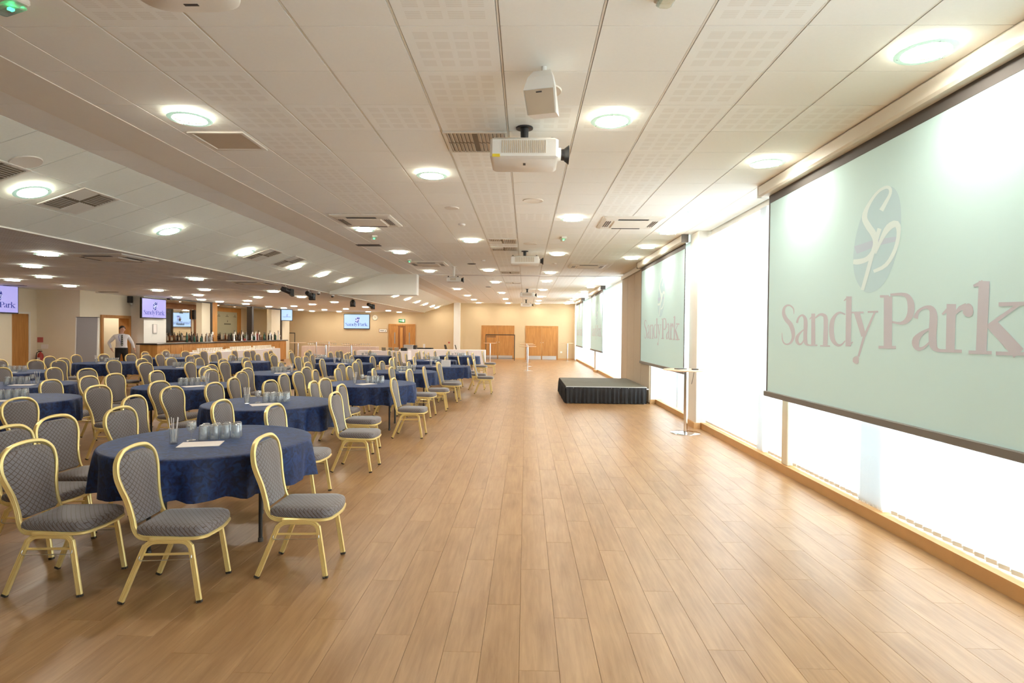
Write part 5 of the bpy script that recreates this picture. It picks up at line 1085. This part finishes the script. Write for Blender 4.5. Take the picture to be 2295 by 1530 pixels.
# ------------------------------------------------------------------ things along the bar wall
t = thing('display_board', 'grey felt display board with white edges leaning before the column', 'board', (-13.55, 17.72, 0)); t.rotation_euler = (math.radians(-2), 0, .0)
MB().box(-.33, -.015, .12, .33, .015, 1.98).build('panel', M['pinboard'], t); MB().box(-.36, -.02, 0, -.33, .02, 2.0).box(.33, -.02, 0, .36, .02, 2.0).build('frame', M['white'], t); MB().box(-.36, -.02, 1.98, .36, .02, 2.0).build('top_edge', M['darkgrey'], t)
t = thing('fire_extinguisher', 'red fire extinguisher on the wall below two small signs', 'extinguisher', (-15.20, 17.98, .40)); MB().lathe([(0, 0), (.07, 0), (.08, .01), (.08, .38), (.06, .44), (.025, .47), (.022, .50), (0, .50)], 18).build('cylinder', M['red'], t, True); MB().box(-.02, -.06, .50, .02, .05, .525).box(-.015, -.10, .545, .015, .03, .56).build('handle', M['black'], t); MB().tube([(-.02, -.02, .50), (-.10, -.02, .47), (-.12, -.02, .36), (-.10, -.03, .14), (-.09, -.03, .10)], .011, 6).build('hose', M['black'], t, True); MB().box(-.05, -.083, .18, .05, -.078, .32).build('label', M['paper'], t)
tag(MB().box(-.09, 0, -.08, .09, .012, .08).build('call_point', M['signred'], None, loc=(-15.30, 18.085, 1.27)), 'square red call point above the fire extinguisher', 'call point')
tag(MB().box(-.11, 0, -.07, .11, .012, .07).build('safety_sign', M['paper'], None, loc=(-15.16, 18.085, 1.06)), 'small pale safety sign above the fire extinguisher', 'sign')
t = thing('loudspeaker', 'narrow dark wall loudspeaker above the oak doorway', 'speaker', (-14.55, 21.15, 2.60)); MB().bbox(-.05, -.06, 0, .10, .06, .24, .01).build('cabinet', M['darkgrey'], t); MB().bbox(.02, -.045, -.06, .09, .045, -.01, .008).build('bracket', M['steel'], t)
t = thing('notice_frame', 'small framed notice on the white panel beside the bar', 'frame', (-14.09, 21.9, 1.66)); MB().box(0, -.10, -.16, .012, .10, .16).build('notice', M['paper'], t); MB().box(.0, -.115, .16, .018, .115, .175).box(0, -.115, -.175, .018, .115, -.16).box(0, -.115, -.16, .018, -.10, .16).box(0, .10, -.16, .018, .115, .16).build('rim', M['steel'], t)
for y, l in ((21.50, 'dark light switch on the white panel, nearer of two'), (21.75, 'white light switch on the white panel, farther of two')): tag(MB().bbox(0, -.06, -.05, .015, .06, .05, .004).build('light_switch', M['steel'] if y < 21.6 else M['white'], None, loc=(-14.09, y, 1.06)), l, 'switch')
for x, y, l in [(-14.6, 16.4, 'narrow dark slot vent in the low ceiling near the recess'), (-13.7, 18.9, 'narrow dark slot vent in the low ceiling near the column')]: tag(MB().box(-.3, -.06, -.01, .3, .06, 0).build('slot_vent', M['darkgrey'], None, loc=(x, y, ZL)), l, 'vent')

# ------------------------------------------------------------------ the man
def skinned(name, verts, edges, radii, root, sub=2):
    me = bpy.data.meshes.new(name); me.from_pydata(verts, edges, []); o = bpy.data.objects.new(name, me); COL.objects.link(o)
    sk = o.modifiers.new('skin', 'SKIN'); sk.use_smooth_shade = True
    for i, r in enumerate(radii):
        rr_ = r if isinstance(r, tuple) else (r, r); me.skin_vertices[0].data[i].radius = rr_; me.skin_vertices[0].data[i].use_root = (i == root)
    o.modifiers.new('sub', 'SUBSURF').levels = sub; o.modifiers['sub'].render_levels = sub
    dg = bpy.context.evaluated_depsgraph_get(); m2 = bpy.data.meshes.new_from_object(o.evaluated_get(dg)); bpy.data.objects.remove(o); m2.name = name
    return m2
V_, E_, R_ = [], [], []
def node(p, r, par=None):
    V_.append(p); R_.append(r); i = len(V_) - 1
    if par is not None: E_.append((par, i))
    return i
pel = node((0, 0, .96), (.165, .13)); ab = node((0, -.015, 1.08), (.172, .145), pel); chs = node((0, -.01, 1.26), (.178, .135), ab); upc = node((0, 0, 1.38), (.15, .10), chs); nk = node((0, -.005, 1.47), .062, upc); nk2 = node((.01, -.015, 1.53), .055, nk); hd = node((.02, -.035, 1.60), (.078, .095), nk2); hd2 = node((.022, -.03, 1.67), (.076, .092), hd); hd3 = node((.02, -.02, 1.725), (.045, .05), hd2)
nose = node((.075, -.105, 1.612), .012, hd)
for s, el, wr_, hn in ((-1, (-.36, .05, 1.17), (-.29, -.06, .985), (-.265, -.09, .93)), (1, (.31, .02, 1.16), (.37, -.07, .97), (.385, -.10, .915))):
    shd = node((.185 * s, 0, 1.385), .073, upc); e = node(el, .054, shd); mid = node(tuple((Vector(el) * .55 + Vector(wr_) * .45)), .047, e); w_ = node(wr_, .032, mid); pm2 = node(hn, (.036, .022), w_)
    dv = (Vector(hn) - Vector(wr_)).normalized(); sd = Vector((0, 1, 0)) - dv * dv.y; sd.normalize()
    for q, ln in ((-1.5, .055), (-.5, .068), (.5, .072), (1.5, .064)):
        b0 = Vector(hn) + dv * .035 + sd * q * .017; k1 = node(tuple(b0), .0095, pm2); k2 = node(tuple(b0 + dv * ln * .5), .009, k1); node(tuple(b0 + dv * ln * .95 + Vector((-.015 * s, 0, .006))), .0075, k2)
    th = node(tuple(Vector(hn) - dv * .01 - sd * .035), .012, pm2); node(tuple(Vector(hn) + dv * .03 - sd * .058), .009, th)
    hp_ = node((.10 * s, 0, .86), (.10, .105), pel); kn = node((.115 * s, -.015, .50), .066, hp_); cf = node((.12 * s, .01, .32), .060, kn); an = node((.125 * s, .02, .09), .045, cf); hl = node((.125 * s, .03, .045), .042, an); node((.14 * s, -.15, .038), (.042, .034), hl)
bm_ = skinned('person', V_, E_, R_, pel)
for k in ('skin', 'shirt', 'trouser', 'black'): bm_.materials.append(M[k])
for p in bm_.polygons:
    c = p.center
    if c.z > 1.475: i = 0
    elif abs(c.x) > .22 and c.z < .995 and c.z > .7: i = 0
    elif c.z > .985 or abs(c.x) > .215 and c.z > .9: i = 1
    elif c.z > .085: i = 2
    else: i = 3
    p.material_index = i; p.use_smooth = True
man = place(bm_, 'person', None, (-13.72, 19.55, 0), math.radians(33)); tag(man, 'dark haired person in white shirt and striped tie standing by the oak doorway', 'person')
hr = MB(); HN = 18
rows = [(0, 0), (.35, .0), (.7, 0), (1.05, 0), (1.35, 0), (1.65, 0), (1.95, 0)]
R = []
for th, _ in rows[1:]:
    ring = []
    for k in range(HN):
        a = 2 * PI * k / HN; front = max(0, -math.sin(a)); t2 = min(th, 1.95 - .80 * front)      # hairline high at the front
        ring.append((.090 * math.sin(t2) * math.cos(a), .112 * math.sin(t2) * math.sin(a) + .006, .098 * math.cos(t2)))
    R.append(ring)
hr.rings(R, cap=False); n0 = len(hr.v); hr.v.append((0, .006, .099))
for k in range(HN): hr.f.append([n0, k, (k + 1) % HN]); hr.mi.append(0)
hr.build('hair', M['hair'], man, True, loc=(.022, -.028, 1.652), rz=.5)
MB().prism([(-.022, 0), (.022, 0), (.034, -.34), (0, -.39), (-.034, -.34)], lambda x, z: (x, -.150 - .03 * (-z / .39) + .02 * 0, z), lambda x, z: (x, -.142 - .03 * (-z / .39), z)).build('tie', M['darkgrey'], man, loc=(.02, -.005, 1.44))
b = MB()
for q in range(5): b.add([(-.026 - q * .001, -.152 - q * .0055, -.06 - q * .07), (.026 + q * .001, -.152 - q * .0055, -.03 - q * .07), (.026 + q * .001, -.1525 - q * .0055, -.05 - q * .07), (-.026 - q * .001, -.1525 - q * .0055, -.08 - q * .07)], [(3, 2, 1, 0)])
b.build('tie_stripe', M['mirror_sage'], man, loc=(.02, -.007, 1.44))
MB().tube([(-.085, -.02, 1.465), (-.06, -.10, 1.44), (.0, -.13, 1.425), (.06, -.10, 1.44), (.085, -.02, 1.465)], .014, 8).build('collar', M['shirt'], man, True)
MB().tube([(-.05, -.06, 1.47), (-.085, -.125, 1.38), (-.05, -.165, 1.25), (.0, -.175, 1.18)], .005, 5).build('lanyard', M['navy_print'], man)
for sx_ in (-.008, .052): MB().lathe([(0, -.006), (.006, -.004), (.008, 0), (.006, .004), (0, .006)], 8).build('eye', M['hair'], man, True, loc=(.032 + sx_, -.124 + sx_ * .45, 1.640))
for sx_ in (-.06, .098): MB().lathe([(0, -.03), (.012, -.015), (.014, .01), (0, .03)], 8).build('ear', M['skin'], man, True, loc=(sx_, -.02, 1.612))
MB().box(-.02, -.004, -.003, .022, .004, .003).build('mouth', M['signred'], man, loc=(.055, -.118, 1.565), rz=.3)
MB().tube([(.168 * math.cos(q), -.008 + .142 * math.sin(q), .985) for q in [2 * PI * i / 20 for i in range(20)]], .024, 8, closed=True).build('belt', M['black'], man)
